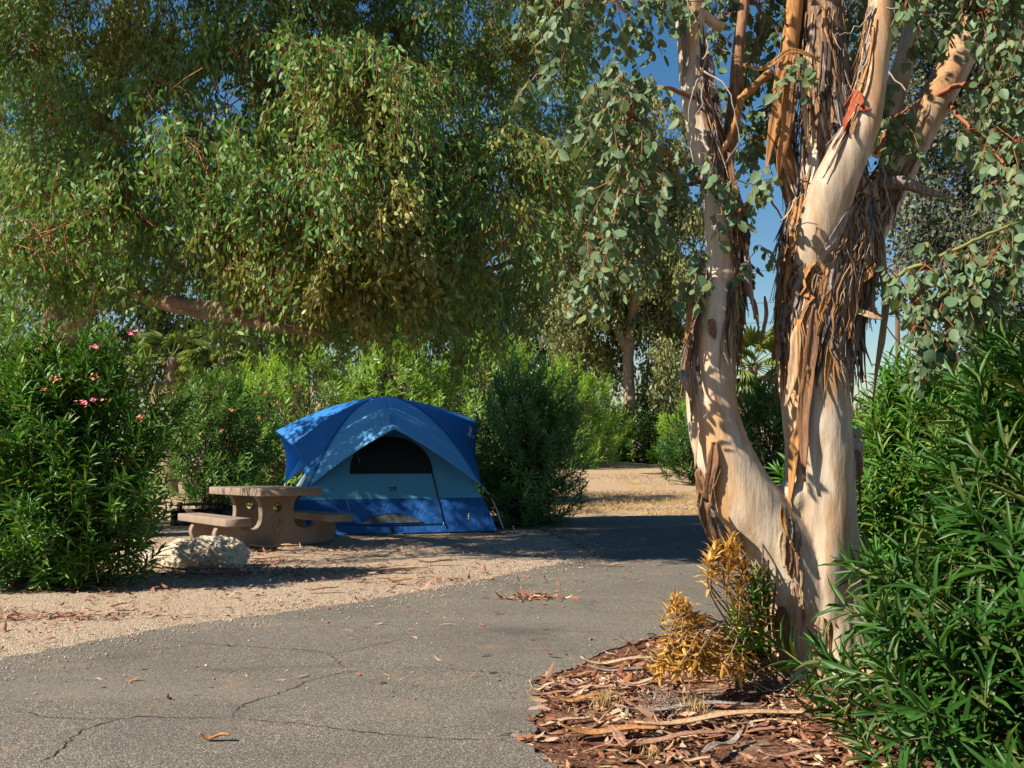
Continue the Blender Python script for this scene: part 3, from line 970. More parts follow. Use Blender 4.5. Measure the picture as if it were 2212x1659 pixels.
def fan_palm(label, px, py, Y, n, R, seed, dry=0):
    rng = np.random.default_rng(seed)
    c = P(px, py, Y)
    t = thing('fan_palm', label, 'palm', (c[0], Y, 0), 'fan palms')
    tr = spline([(c[0], Y, -.1, .24), (c[0] + .04, Y, c[2] * .5, .17), (c[0], Y, c[2], .13)], 24)
    obj('trunk', mesh('trunk', *tube(tr[:, :3], tr[:, 3], 12, True, 1 + .08 * np.sin(np.arange(24) * 2.6)[:, None] * np.ones((1, 12)))), M['bark_grey'], t)
    for k in range(n + dry):
        d = 1 if k >= n else 0
        az = rng.random() * 6.283
        e = rng.uniform(-.3, 1.2) if not d else rng.uniform(-1.3, -.8)
        ax = np.array((math.cos(az) * math.cos(e), math.sin(az) * math.cos(e), math.sin(e)))
        hub = c + ax * R * rng.uniform(.55, .8) + (0, 0, -.15 * R * math.cos(e))
        side = nrm(np.cross(ax, (0, 0, 1.0)))
        up = np.cross(side, ax)
        m = 26
        a = np.linspace(-1.75, 1.75, m)
        dd = np.cos(a)[:, None] * ax + np.sin(a)[:, None] * side - up * .12 * np.abs(a)[:, None] + rng.normal(0, .04, (m, 3))
        dd[:, 2] -= .25
        g = Geo().add(*leaves(np.repeat(hub[None], m, 0), dd, np.repeat(up[None], m, 0), R * .62 * (.75 + .25 * np.cos(a)), R * .075, BLADE, 1.6))
        g.add(*twigs([c], [hub], .02, .012))
        g.make('dry_frond' if d else 'frond', M['palm_dry' if d else 'palm'], t)
    return t


fan_palm('fan palm with drooping green fronds between the two pale trunks', 1625, 790, 27, 22, 1.25, 3, 10)
fan_palm('fan palm half hidden under the low limb left of the tent', 372, 772, 27, 20, .95, 4, 3)
fan_palm('fan palm with browned skirt behind the hanging sprays', 480, 770, 27, 16, 1.0, 5, 12)


# ------------------------------------------------------------------ oleanders
def ox(px, Y):
    return (px - 1106) / FOC * Y


oleander('tall pink flowering oleander at the left edge behind the gravel', ox(138, 9.9), 9.9, 1.13, 2.44, 560, .15, .026, 'ole', 9, BLADE, 1, flowers=[
    ('pink', 285, 717, .07), ('pink', 206, 748, .07), ('pink', 180, 870, .08), ('pink', 205, 862, .07), ('faded', 122, 820, .07), ('faded', 205, 815, .07), ('faded', 98, 842, .06), ('faded', 303, 903, .06)], ry=.72, face=-PI / 2)
oleander('shady oleander between the stone table and the tent', ox(475, 18.6), 18.6, 1.2, 2.75, 330, .16, .028, 'ole', 9, LANCE, 2, flowers=[
    ('faded', 505, 885, .09), ('faded', 560, 905, .08), ('faded', 480, 930, .08), ('faded', 570, 850, .08), ('faded', 430, 940, .08)], low=.16)
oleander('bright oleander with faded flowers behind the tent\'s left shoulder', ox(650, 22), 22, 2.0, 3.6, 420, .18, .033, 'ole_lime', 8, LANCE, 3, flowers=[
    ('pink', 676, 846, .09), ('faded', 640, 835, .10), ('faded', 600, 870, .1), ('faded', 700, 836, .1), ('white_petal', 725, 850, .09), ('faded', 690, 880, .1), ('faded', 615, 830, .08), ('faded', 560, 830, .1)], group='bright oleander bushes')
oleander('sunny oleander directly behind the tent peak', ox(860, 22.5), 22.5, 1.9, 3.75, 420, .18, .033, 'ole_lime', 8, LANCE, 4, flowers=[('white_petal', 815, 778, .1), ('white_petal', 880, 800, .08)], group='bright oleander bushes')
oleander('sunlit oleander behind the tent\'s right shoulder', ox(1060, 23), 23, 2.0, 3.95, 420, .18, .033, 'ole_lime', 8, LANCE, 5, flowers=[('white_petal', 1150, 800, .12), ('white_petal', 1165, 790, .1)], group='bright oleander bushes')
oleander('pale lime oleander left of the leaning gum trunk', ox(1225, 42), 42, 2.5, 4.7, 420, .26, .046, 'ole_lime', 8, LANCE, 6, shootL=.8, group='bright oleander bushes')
oleander('bluish dense oleander touching the tent\'s right side', ox(1140, 17.2), 17.2, 1.08, 2.75, 470, .15, .024, 'ole_blue', 9, LANCE, 7, flowers=[('white_petal', 1182, 880, .05)], low=.03)
oleander('deep green oleander at the foot of the leaning gum', ox(1290, 47), 47, 1.9, 3.7, 380, .26, .05, 'ole', 9, LANCE, 8, shootL=.8)
oleander('low oleander right of the leaning gum, its canes showing', ox(1420, 49), 49, 2.4, 3.5, 420, .26, .05, 'ole', 8, LANCE, 9, low=.12, shootL=.8)
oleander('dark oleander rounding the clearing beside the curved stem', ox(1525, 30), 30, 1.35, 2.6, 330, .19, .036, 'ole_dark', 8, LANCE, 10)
oleander('pink tipped oleander between the two pale trunks', ox(1670, 15.5), 15.5, .95, 2.35, 330, .15, .026, 'ole', 9, LANCE, 12, flowers=[
    ('pink', 1660, 818, .06), ('pink', 1585, 865, .05), ('faded', 1645, 870, .06), ('pink', 1700, 855, .05), ('faded', 1640, 990, .05), ('pink', 1675, 975, .04)])
oleander('leafy oleander just right of the peeling trunk', ox(2000, 8.6), 8.6, 1.22, 2.0, 520, .16, .023, 'ole', 9, BLADE, 13, flowers=[('pink', 1867, 822, .04), ('pink', 1850, 812, .03)], face=-PI / 2)
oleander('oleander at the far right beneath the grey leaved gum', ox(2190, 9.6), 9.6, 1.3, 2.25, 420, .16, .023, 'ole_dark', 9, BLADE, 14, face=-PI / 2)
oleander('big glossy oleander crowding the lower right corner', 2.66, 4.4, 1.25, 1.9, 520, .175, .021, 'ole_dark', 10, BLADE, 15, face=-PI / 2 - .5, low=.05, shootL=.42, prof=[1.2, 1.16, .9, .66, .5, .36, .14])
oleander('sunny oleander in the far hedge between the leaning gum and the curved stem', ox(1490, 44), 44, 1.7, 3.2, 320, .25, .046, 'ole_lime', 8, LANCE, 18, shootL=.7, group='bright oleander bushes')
oleander('low oleander behind the tall pink flowering one', ox(0, 15.5), 15.5, 1.6, 3.3, 360, .16, .028, 'ole', 8, LANCE, 16)

# ------------------------------------------------------------------ the peeling gum in front
def wpx(px, py, Y, wid):
    """stem point: centre at (px, py), width in viewing pixels"""
    return (*P(px, py, Y), wid / 2 / FOC * Y)


STEM_R = spline([wpx(1782, 1560, 5.85, 215), wpx(1780, 1490, 5.85, 186), wpx(1776, 1400, 5.84, 172), wpx(1774, 1300, 5.83, 164), wpx(1772, 1200, 5.82, 158), wpx(1770, 1100, 5.81, 150), wpx(1770, 1000, 5.8, 146), wpx(1768, 900, 5.8, 150),
                 wpx(1766, 800, 5.8, 158), wpx(1768, 700, 5.8, 172), wpx(1780, 600, 5.8, 190), wpx(1788, 520, 5.82, 190), wpx(1792, 440, 5.85, 170)], 120)
STEM_L = spline([wpx(1745, 1400, 5.8, 120), wpx(1720, 1270, 5.78, 140), wpx(1684, 1180, 5.76, 146), wpx(1624, 1100, 5.74, 142), wpx(1578, 1020, 5.73, 130), wpx(1549, 940, 5.72, 116), wpx(1537, 850, 5.72, 104), wpx(1541, 750, 5.72, 100),
                 wpx(1554, 670, 5.72, 94), wpx(1563, 590, 5.72, 84), wpx(1560, 500, 5.7, 76), wpx(1545, 400, 5.72, 70), wpx(1520, 300, 5.74, 66), wpx(1502, 200, 5.76, 64), wpx(1494, 100, 5.78, 62), wpx(1488, 0, 5.8, 60), wpx(1480, -160, 5.85, 54),
                 wpx(1470, -420, 5.95, 40), wpx(1450, -700, 6.1, 22)], 150)
LIMB_MID = spline([wpx(1790, 470, 5.86, 150), wpx(1792, 380, 5.9, 140), wpx(1790, 290, 5.93, 124), wpx(1784, 200, 5.95, 104), wpx(1778, 100, 5.97, 92), wpx(1775, 0, 6.0, 84), wpx(1772, -150, 6.05, 76), wpx(1790, -450, 6.2, 52), wpx(1800, -800, 6.4, 24)], 90)
LIMB_FRONT = spline([wpx(1752, 600, 5.70, 90), wpx(1770, 510, 5.62, 98), wpx(1795, 420, 5.58, 100), wpx(1830, 340, 5.56, 90), wpx(1862, 270, 5.56, 76), wpx(1880, 200, 5.57, 64), wpx(1893, 110, 5.6, 60), wpx(1904, 0, 5.64, 54), wpx(1915, -150, 5.7, 46),
                     wpx(1950, -420, 5.8, 26)], 90)
LIMB_RIGHT = spline([wpx(1850, 560, 5.95, 80), wpx(1892, 460, 6.05, 84), wpx(1940, 360, 6.15, 82), wpx(1990, 270, 6.22, 76), wpx(2040, 180, 6.3, 70), wpx(2088, 90, 6.36, 66), wpx(2130, 0, 6.42, 58), wpx(2200, -140, 6.5, 48), wpx(2280, -360, 6.6, 26)], 80)
LIMB_BROWN = spline([wpx(1752, 520, 5.9, 42), wpx(1712, 400, 5.92, 42), wpx(1690, 300, 5.92, 42), wpx(1690, 200, 5.92, 42), wpx(1705, 100, 5.94, 40), wpx(1718, 0, 5.96, 36), wpx(1730, -120, 6.0, 30), wpx(1745, -300, 6.1, 18)], 60)
LIMB_BACK = spline([wpx(1900, 330, 6.2, 40), wpx(1935, 200, 6.35, 46), wpx(1965, 90, 6.4, 42), wpx(1990, -10, 6.45, 36), wpx(2010, -150, 6.5, 26)], 40)
LIMB_FORK = spline([wpx(1552, 470, 5.74, 36), wpx(1572, 330, 5.78, 34), wpx(1588, 220, 5.82, 32), wpx(1595, 110, 5.85, 26), wpx(1608, 0, 5.9, 22), wpx(1630, -160, 6.0, 14)], 50)


def rough_tube(st, sides, amp, seed, freq=1.0):
    n = len(st)
    a = np.linspace(0, 2 * PI, sides, endpoint=False)
    q = np.stack([np.repeat(st[:, 0:1], sides, 1) + .5 * np.cos(a), np.repeat(st[:, 1:2], sides, 1) + .5 * np.sin(a), np.repeat(st[:, 2:3], sides, 1) * .8], -1).reshape(-1, 3)
    ro = 1 + amp * fbm(q, 2.2 * freq, 3, seed).reshape(n, sides)
    return tube(st[:, :3], st[:, 3], sides, True, ro)


def front_gum():
    t = thing('gum_tree', 'two stemmed gum tree with cream peeling bark and round silvery leaves by the asphalt', 'tree', (1.8, 5.8, 0), 'gum trees')
    g = Geo()
    g.add(*rough_tube(STEM_R, 40, .10, 1)).add(*rough_tube(STEM_L, 34, .10, 2))
    # root flare, knobs and burrs
    for a, px, py, Y, r in (((0, 0, 0), 1852, 968, 5.80, .045), ((0, 0, 0), 1848, 1000, 5.80, .05), ((0, 0, 0), 1855, 935, 5.80, .028), ((0, 0, 0), 1715, 1075, 5.74, .10), ((0, 0, 0), 1735, 1010, 5.78, .08)):
        c = P(px, py, Y)
        th = np.linspace(-.95, .95, 9)
        g.add(*tube(np.stack([np.full(9, c[0]), np.full(9, c[1]), c[2] + r * th * 1.2], -1), r * np.sqrt(1 - th ** 2), 14))
    for ang, L in ((-2.5, .34), (-1.7, .3), (-.8, .36), (.2, .3), (1.4, .3), (2.6, .3)):
        d = np.array((math.cos(ang), math.sin(ang), 0))
        b = np.array((1.83, 5.84, 0))
        s = spline([(*(b + d * .05 + (0, 0, .55)), .16), (*(b + d * .13 + (0, 0, .2)), .14), (*(b + d * L + (0, 0, -.02)), .09), (*(b + d * (L + .25) + (0, 0, -.12)), .05)], 16)
        g.add(*tube(s[:, :3], s[:, 3], 14))
    o = g.make('trunk', M['bark'], t, True)
    r = o.modifiers.new('merge', 'REMESH')
    r.mode = 'VOXEL'
    r.voxel_size = .011
    r.use_smooth_shade = True
    sm = o.modifiers.new('soften', 'SMOOTH')
    sm.factor = .5
    sm.iterations = 7
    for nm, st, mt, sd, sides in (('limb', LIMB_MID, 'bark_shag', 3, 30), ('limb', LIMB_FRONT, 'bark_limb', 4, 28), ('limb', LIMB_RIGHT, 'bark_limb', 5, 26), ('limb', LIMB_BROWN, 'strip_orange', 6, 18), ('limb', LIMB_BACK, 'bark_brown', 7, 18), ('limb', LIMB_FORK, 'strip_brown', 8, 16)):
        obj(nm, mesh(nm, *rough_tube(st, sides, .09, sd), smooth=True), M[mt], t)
    # stub of a dead side branch and a knot on the pale limb
    s = spline([wpx(1905, 400, 5.98, 34), wpx(1950, 395, 5.9, 30), wpx(2000, 412, 5.86, 20), wpx(2062, 430, 5.84, 4)], 20)
    obj('dead_branch', mesh('dead_branch', *rough_tube(s, 10, .2, 9), smooth=True), M['strip_grey'], t)
    kn = P(1853, 293, 5.48)
    s = np.array([kn + (-.012, .06, 0), kn + (0, .01, 0), kn + (.004, -.018, 0), kn + (.004, -.012, 0)])
    obj('knot', mesh('knot', *tube(s, [.05, .032, .024, .014], 14), smooth=True), M['bark_limb'], t)
    obj('knot_hole', mesh('knot_hole', *tube(s[2:] + (0, -.002, 0), [.013, .010], 10), smooth=True), M['strip_dark'], t)
    stub = spline([wpx(1502, 850, 5.68, 34), wpx(1490, 832, 5.66, 26), wpx(1478, 815, 5.65, 20), wpx(1470, 800, 5.64, 10)], 14)
    obj('broken_stub', mesh('broken_stub', *rough_tube(stub, 12, .55, 12, 6)), M['strip_grey'], t)

    # --- peeling bark
    rng = np.random.default_rng(77)

    def at(st, z):
        i = np.argsort(st[:, 2])
        return np.array([np.interp(z, st[i, 2], st[i, k]) for k in range(4)])

    def ribbon(path, wid, nor, curl=.25, twist=0.0, ragged=.25):
        path = np.asarray(path, float)
        n = len(path)
        tt = nrm(np.gradient(path, axis=0))
        nor = np.broadcast_to(nor, path.shape) + 0
        sd = nrm(np.cross(nor, tt))
        nn = np.cross(tt, sd)
        a = (twist * np.linspace(0, 1, n) ** 2)[:, None]
        sd, nn = sd * np.cos(a) + nn * np.sin(a), nn * np.cos(a) - sd * np.sin(a)
        v = np.array((-1, -.4, .4, 1.0))
        W = np.asarray(wid)[:, None] * (1 + ragged * rng.normal(0, .5, (n, 4))) * .5
        V = path[:, None] + sd[:, None] * (v[None, :, None] * W[..., None]) + nn[:, None] * ((v ** 2 * curl)[None, :, None] * W[..., None])
        i = np.arange(n - 1)[:, None] * 4 + np.arange(3)[None]
        F = np.stack([i, i + 1, i + 5, i + 4], -1).reshape(-1, 4)
        return V.reshape(-1, 3), [F]

    def on_stem(st, z0, ln, az, peel=.06, lift=.008, n=12, wob=.03, hang=.55, rs=1.0):
        """a path that runs down the stem's surface, its lower part lifting away"""
        out, nn = [], []
        az0 = az
        for i, u in enumerate(np.linspace(0, 1, n)):
            p = at(st, z0 - ln * u)
            az = az0 + wob * math.sin(u * 4 + z0 * 7) + u * rng.normal(0, .04)
            d = np.array((math.sin(az), -math.cos(az), 0))
            off = lift + peel * max(0, (u - (1 - hang)) / hang) ** 1.5
            out.append(p[:3] + d * (p[3] * rs + off))
            nn.append(d)
        return np.array(out), np.array(nn)

    def prof(n, w, tip=.25):
        u = np.linspace(0, 1, n)
        return w * np.minimum(1, .45 + u * 4) * np.clip((1.02 - u) * 3.0, tip, 1)

    def strip(path, nn, w, mat, curl=.3, twist=0.0, thick=.004, ragged=.18):
        V, F = ribbon(path, prof(len(path), w), nn, curl, twist, ragged)
        o = obj('bark_strip', mesh('bark_strip', V, F), M[mat], t)
        so = o.modifiers.new('thickness', 'SOLIDIFY')
        so.thickness = thick
        so.offset = 0
        return o

    stems = (STEM_R, STEM_L, LIMB_FRONT, LIMB_MID)

    def settle(q, lift):
        """lay a point on the frontmost stem behind it; unchanged where there is none"""
        best, nor = None, np.array((0, -1.0, .1))
        for st in stems:
            d = ray(*q[:2])
            d = d / d[1]
            k = np.argmin(((st[:, 0] - d[0] * st[:, 1]) / st[:, 3]) ** 2 + ((st[:, 2] - CAM_Z - d[2] * st[:, 1]) / st[:, 3]) ** 2)
            i = slice(max(0, k - 12), k + 13)
            p = st[i, :3] - 0
            tt = nrm(st[min(k + 1, len(st) - 1), :3] - st[max(k - 1, 0), :3])
            a = P(q[0], q[1], st[k, 1]) - st[k, :3]
            a = a - tt * (a @ tt)
            r = st[k, 3]
            lat = np.linalg.norm(a * (1, 0, 1))
            if lat < r * 1.12:
                dep = math.sqrt(max(0.0, 1 - (lat / r) ** 2)) * r
                Y = st[k, 1] - dep
                if best is None or Y < best:
                    best, nor = Y, nrm(a * (1, 0, 1) + np.array((0, -dep, 0)) + (0, -.02, 0))
        if best is None:
            return P(*q), nor, False
        return P(q[0], q[1], best) + nor * lift, nor, True

    def by_px(pts, w, mat, curl=.3, twist=0.0, nor=None, n=16, free=False, lift=.006, tip=.035):
        if free:
            p = spline([P(*q) for q in pts], n)
            strip(p, np.repeat(np.array(nor or (0, -1, .1), float)[None], n, 0), w, mat, curl, twist)
            return
        pp = spline(np.array(pts, float), n)
        res = [settle(q, lift + tip * u ** 2.5) for q, u in zip(pp, np.linspace(0, 1, n))]
        strip(np.array([r[0] for r in res]), np.array([r[1] for r in res]), w * .8, mat, curl * .8, twist)
    # the ones the eye picks out
    by_px([(1728, 690, 5.50), (1733, 780, 5.52), (1732, 860, 5.56), (1722, 950, 5.58), (1716, 1040, 5.60), (1712, 1100, 5.62)], .075, 'strip_orange', .7)
    by_px([(1760, 660, 5.50), (1752, 760, 5.50), (1738, 870, 5.50), (1737, 960, 5.48), (1740, 1040, 5.46)], .085, 'strip_brown', .8)
    by_px([(1722, 705, 5.53), (1716, 790, 5.55), (1702, 870, 5.57)], .07, 'strip_tan', .5)
    by_px([(1800, 660, 5.50), (1795, 720, 5.46), (1783, 790, 5.42), (1776, 850, 5.41)], .045, 'strip_orange', .6)
    by_px([(1680, 690, 5.6), (1684, 750, 5.6), (1690, 790, 5.6), (1695, 850, 5.6)], .06, 'strip_tan', .4)
    for k, (x0, x1) in enumerate(((1790, 1792), (1802, 1806), (1812, 1828), (1818, 1838), (1796, 1770), (1822, 1818))):
        by_px([(x0, 560 + 12 * k, 5.5), (x0 + 6, 620, 5.47), ((x0 + x1) / 2 + 4, 680, 5.45), (x1, 735 + 9 * (k % 3), 5.44)], .035, 'strip_grey' if k % 3 else 'strip_dark', .5, .5)
    by_px([(1700, 110, 5.7), (1684, 170, 5.66), (1676, 240, 5.64), (1664, 310, 5.63), (1655, 370, 5.62)], .055, 'strip_orange', .5, .3, free=True)
    by_px([(1712, 120, 5.7), (1702, 200, 5.66), (1694, 280, 5.64), (1684, 340, 5.63), (1680, 395, 5.63)], .055, 'strip_orange', .5, -.3, free=True)
    by_px([(1722, 110, 5.7), (1716, 190, 5.66), (1706, 260, 5.64), (1700, 320, 5.63)], .045, 'strip_brown', .5, .2, free=True)
    by_px([(1600, 138, 5.72), (1640, 150, 5.68), (1672, 135, 5.66), (1705, 110, 5.66), (1745, 118, 5.66), (1772, 135, 5.68)], .03, 'strip_orange', .4, 1.0, (0, -1, .4), free=True)
    by_px([(1745, 100, 5.74), (1735, 170, 5.7), (1738, 250, 5.68), (1746, 330, 5.66)], .035, 'strip_tan', .5, free=True)
    by_px([(1824, 235, 5.50), (1836, 215, 5.47), (1850, 205, 5.46), (1860, 225, 5.46), (1858, 235, 5.45)], .06, 'strip_red', .4, .3)
    by_px([(1850, 205, 5.46), (1842, 240, 5.45), (1832, 265, 5.45), (1826, 290, 5.46)], .05, 'strip_red', .6)
    by_px([(1848, 232, 5.45), (1862, 236, 5.42), (1876, 240, 5.40)], .035, 'strip_red', .4)
    by_px([(1850, 255, 5.47), (1842, 280, 5.465), (1836, 300, 5.47)], .035, 'strip_brown', .5)
    by_px([(1888, 380, 5.84), (1892, 440, 5.80), (1898, 500, 5.78), (1906, 560, 5.76), (1912, 640, 5.76), (1906, 730, 5.76), (1894, 800, 5.77), (1886, 868, 5.78)], .042, 'strip_tan', .5, .9, free=True)
    by_px([(1870, 590, 5.7), (1880, 640, 5.66), (1890, 676, 5.66), (1910, 684, 5.68)], .03, 'strip_tan', .5, 1.0, free=True)
    by_px([(1895, 368, 5.5), (1860, 420, 5.44), (1820, 470, 5.42), (1790, 520, 5.46), (1760, 560, 5.5)], .06, 'strip_grey', .6, .4)
    by_px([(1840, 668, 5.6), (1872, 680, 5.56), (1908, 690, 5.56)], .04, 'strip_tan', .4, .3, (0, -1, .6), free=True)
    by_px([(1838, 610, 5.6), (1868, 600, 5.56), (1892, 570, 5.56)], .045, 'strip_orange', .4, .3, (0, -1, .4), free=True)
    # curved stem: curled peels and the dark lifting edge below
    by_px([(1513, 1010, 5.50), (1520, 1035, 5.475), (1523, 1070, 5.475), (1520, 1110, 5.49), (1530, 1160, 5.51)], .085, 'strip_brown', .9)
    by_px([(1542, 955, 5.505), (1541, 1000, 5.49), (1536, 1040, 5.485), (1536, 1080, 5.49), (1540, 1120, 5.50), (1552, 1165, 5.52)], .075, 'strip_brown', .9, -.2)
    by_px([(1552, 1005, 5.49), (1545, 1030, 5.48), (1540, 1060, 5.485)], .05, 'strip_brown', .8, -.3)
    by_px([(1524, 1070, 5.52), (1538, 1120, 5.53), (1558, 1160, 5.55), (1585, 1205, 5.58), (1620, 1250, 5.62)], .075, 'strip_grey', .5, .3)
    by_px([(1512, 1060, 5.54), (1520, 1110, 5.56), (1540, 1160, 5.57), (1570, 1200, 5.6)], .07, 'strip_brown', .6, -.3)
    by_px([(1592, 1145, 5.52), (1598, 1180, 5.53), (1612, 1215, 5.55), (1630, 1250, 5.58)], .06, 'strip_tan', .4)
    by_px([(1502, 690, 5.55), (1497, 740, 5.54), (1494, 790, 5.54), (1498, 850, 5.55), (1502, 910, 5.56)], .05, 'strip_brown', .6)
    by_px([(1510, 680, 5.53), (1505, 730, 5.51), (1508, 780, 5.52), (1514, 830, 5.53), (1520, 850, 5.53)], .028, 'strip_dark', .6)
    by_px([(1498, 620, 5.6), (1492, 660, 5.56), (1486, 700, 5.55), (1480, 745, 5.55)], .03, 'strip_orange', .5, .4, free=True)
    by_px([(1536, 690, 5.50), (1538, 715, 5.485), (1542, 735, 5.48)], .055, 'strip_brown', .6)
    by_px([(1495, 800, 5.55), (1500, 870, 5.55), (1506, 940, 5.55), (1512, 1010, 5.55)], .045, 'strip_tan', .5)
    for k, (x0, x1, y0, y1) in enumerate(((1590, 1606, 420, 600), (1600, 1622, 470, 640), (1606, 1640, 560, 720), (1585, 1600, 380, 560), (1596, 1630, 500, 690), (1575, 1590, 330, 470), (1604, 1612, 440, 560))):
        by_px([(x0, y0, 5.62), (x0 + 6, y0 * .65 + y1 * .35, 5.6), ((x0 + x1) / 2 + 8, y0 * .35 + y1 * .65, 5.58), (x1, y1, 5.58)], .035, ('strip_dark', 'strip_grey', 'strip_brown')[k % 3], .6, .5)
    by_px([(1652, 640, 5.66), (1655, 680, 5.62), (1648, 720, 5.6), (1640, 760, 5.6)], .02, 'strip_brown', .5, .5, free=True)
    for k, (x0, x1, y0, y1) in enumerate(((1478, 1480, 60, 190), (1510, 1512, 40, 210), (1535, 1530, 120, 330), (1548, 1545, 200, 420), (1530, 1526, 260, 420))):
        by_px([(x0, y0, 5.68), (x0 + 5, (y0 + y1) / 2, 5.64), (x1, y1, 5.63)], .045, ('strip_grey', 'strip_dark')[k % 2], .6, .3)
    # seam of grey fibres from the crotch to the ground
    for k in range(6):
        x = 1712 + 4 * (k % 5)
        y0 = 1055 + 42 * k
        by_px([(x, y0, 5.57), (x + rng.normal(0, 3), y0 + 50, 5.555), (x + 4 + rng.normal(0, 4), y0 + 100, 5.555), (x + 4 + rng.normal(0, 5), y0 + 150, 5.565)], .026, ('strip_tan', 'strip_pink', 'strip_tan')[k % 3], .3, .1)
    by_px([(1690, 1310, 5.56), (1694, 1370, 5.54), (1700, 1430, 5.5), (1698, 1475, 5.46)], .10, 'strip_brown', .6)
    by_px([(1700, 1400, 5.52), (1698, 1460, 5.46), (1690, 1510, 5.4)], .07, 'strip_grey', .5)
    by_px([(1866, 1150, 5.72), (1870, 1230, 5.7), (1874, 1310, 5.7), (1878, 1380, 5.7)], .05, 'strip_brown', .6)
    by_px([(1850, 960, 5.70), (1856, 1010, 5.69), (1848, 1060, 5.7), (1846, 1120, 5.7)], .045, 'strip_brown', .5)
    by_px([(1772, 1330, 5.57), (1765, 1400, 5.56), (1770, 1470, 5.55)], .07, 'strip_tan', .4)
    by_px([(1795, 1340, 5.57), (1800, 1410, 5.55), (1798, 1480, 5.53)], .09, 'strip_orange', .4)
    for k in range(7):
        x, y = 1690 + 9 * (k % 4), 1085 + 16 * k
        by_px([(x, y, 5.56), (x - 3 + 6 * (k % 2), y + 35, 5.55), (x + 2, y + 75, 5.555)], .05, ('strip_orange', 'strip_tan', 'strip_brown')[k % 3], .5)
    # loose strips that hang from the shaggy length of the main stem
    for k in range(22):
        z0 = rng.uniform(2.15, 3.1)
        az = rng.uniform(-1.5, 1.5)
        ln = rng.uniform(.18, .5)
        pth, nn = on_stem(STEM_R if z0 < 2.75 else LIMB_MID, z0, ln, az, rng.uniform(.01, .09), .012, 12, .06)
        strip(pth, nn, rng.uniform(.018, .045), ('strip_brown', 'strip_tan', 'strip_grey', 'strip_orange', 'strip_dark')[k % 5], .5, rng.normal(0, .5))
    for k in range(14):
        z0 = rng.uniform(2.5, 3.0)
        pth, nn = on_stem(STEM_R, z0, rng.uniform(.5, .95), -1.2 + 2.4 * k / 13, rng.uniform(.01, .05), .016, 16, .10)
        strip(pth, nn, rng.uniform(.022, .05), ('strip_brown', 'strip_orange', 'strip_grey', 'strip_brown')[k % 4], .5, rng.normal(0, .4))
    # the felt of short fibres that covers the same length
    cols = ('strip_brown', 'strip_grey', 'strip_orange', 'strip_dark', 'strip_tan')
    gs = [Geo() for _ in cols]
    for st, za, zb, azr, cnt, rs in ((STEM_R, 1.92, 2.86, (-1.7, 1.7), 420, 1.0), (LIMB_MID, 2.8, 3.5, (-1.7, 1.7), 120, 1.0), (STEM_L, 2.0, 2.95, (.15, 1.9), 170, 1.0), (STEM_L, 2.9, 3.6, (-.1, 1.8), 90, 1.0), (STEM_L, 1.95, 2.3, (-1.9, -.8), 40, 1.0),
                                     (LIMB_RIGHT, 2.5, 3.05, (-1.7, .6), 170, 1.0), (STEM_R, 2.3, 2.9, (.3, 1.9), 160, 1.04), (LIMB_BROWN, 2.5, 3.6, (-1.7, 1.7), 60, 1.0), (LIMB_RIGHT, 3.0, 3.5, (-1.7, -.4), 40, 1.0), (LIMB_MID, 3.4, 4.0, (-1.7, 1.7), 50, 1.0), (LIMB_FRONT, 3.2, 3.8, (-1.6, -.6), 26, 1.0)):
        for k in range(cnt):
            z0 = rng.uniform(za, zb) + .12
            az = rng.uniform(*azr)
            ln = rng.uniform(.10, .52)
            pth, nn = on_stem(st, z0, ln, az, rng.uniform(.0, .045), .003 + .014 * rng.random(), 8, .10, .6, rs)
            V, F = ribbon(pth, prof(8, rng.uniform(.006, .021)), nn, rng.uniform(-.2, .8), rng.normal(0, .4), .25)
            gs[int(rng.choice(5, p=(.28, .27, .13, .22, .10)))].add(V, F)
    for gg, mt in zip(gs, cols):
        o = gg.make('bark_fibre', M[mt], t)
        o['kind'] = 'stuff'
        so = o.modifiers.new('thickness', 'SOLIDIFY')
        so.thickness = .004
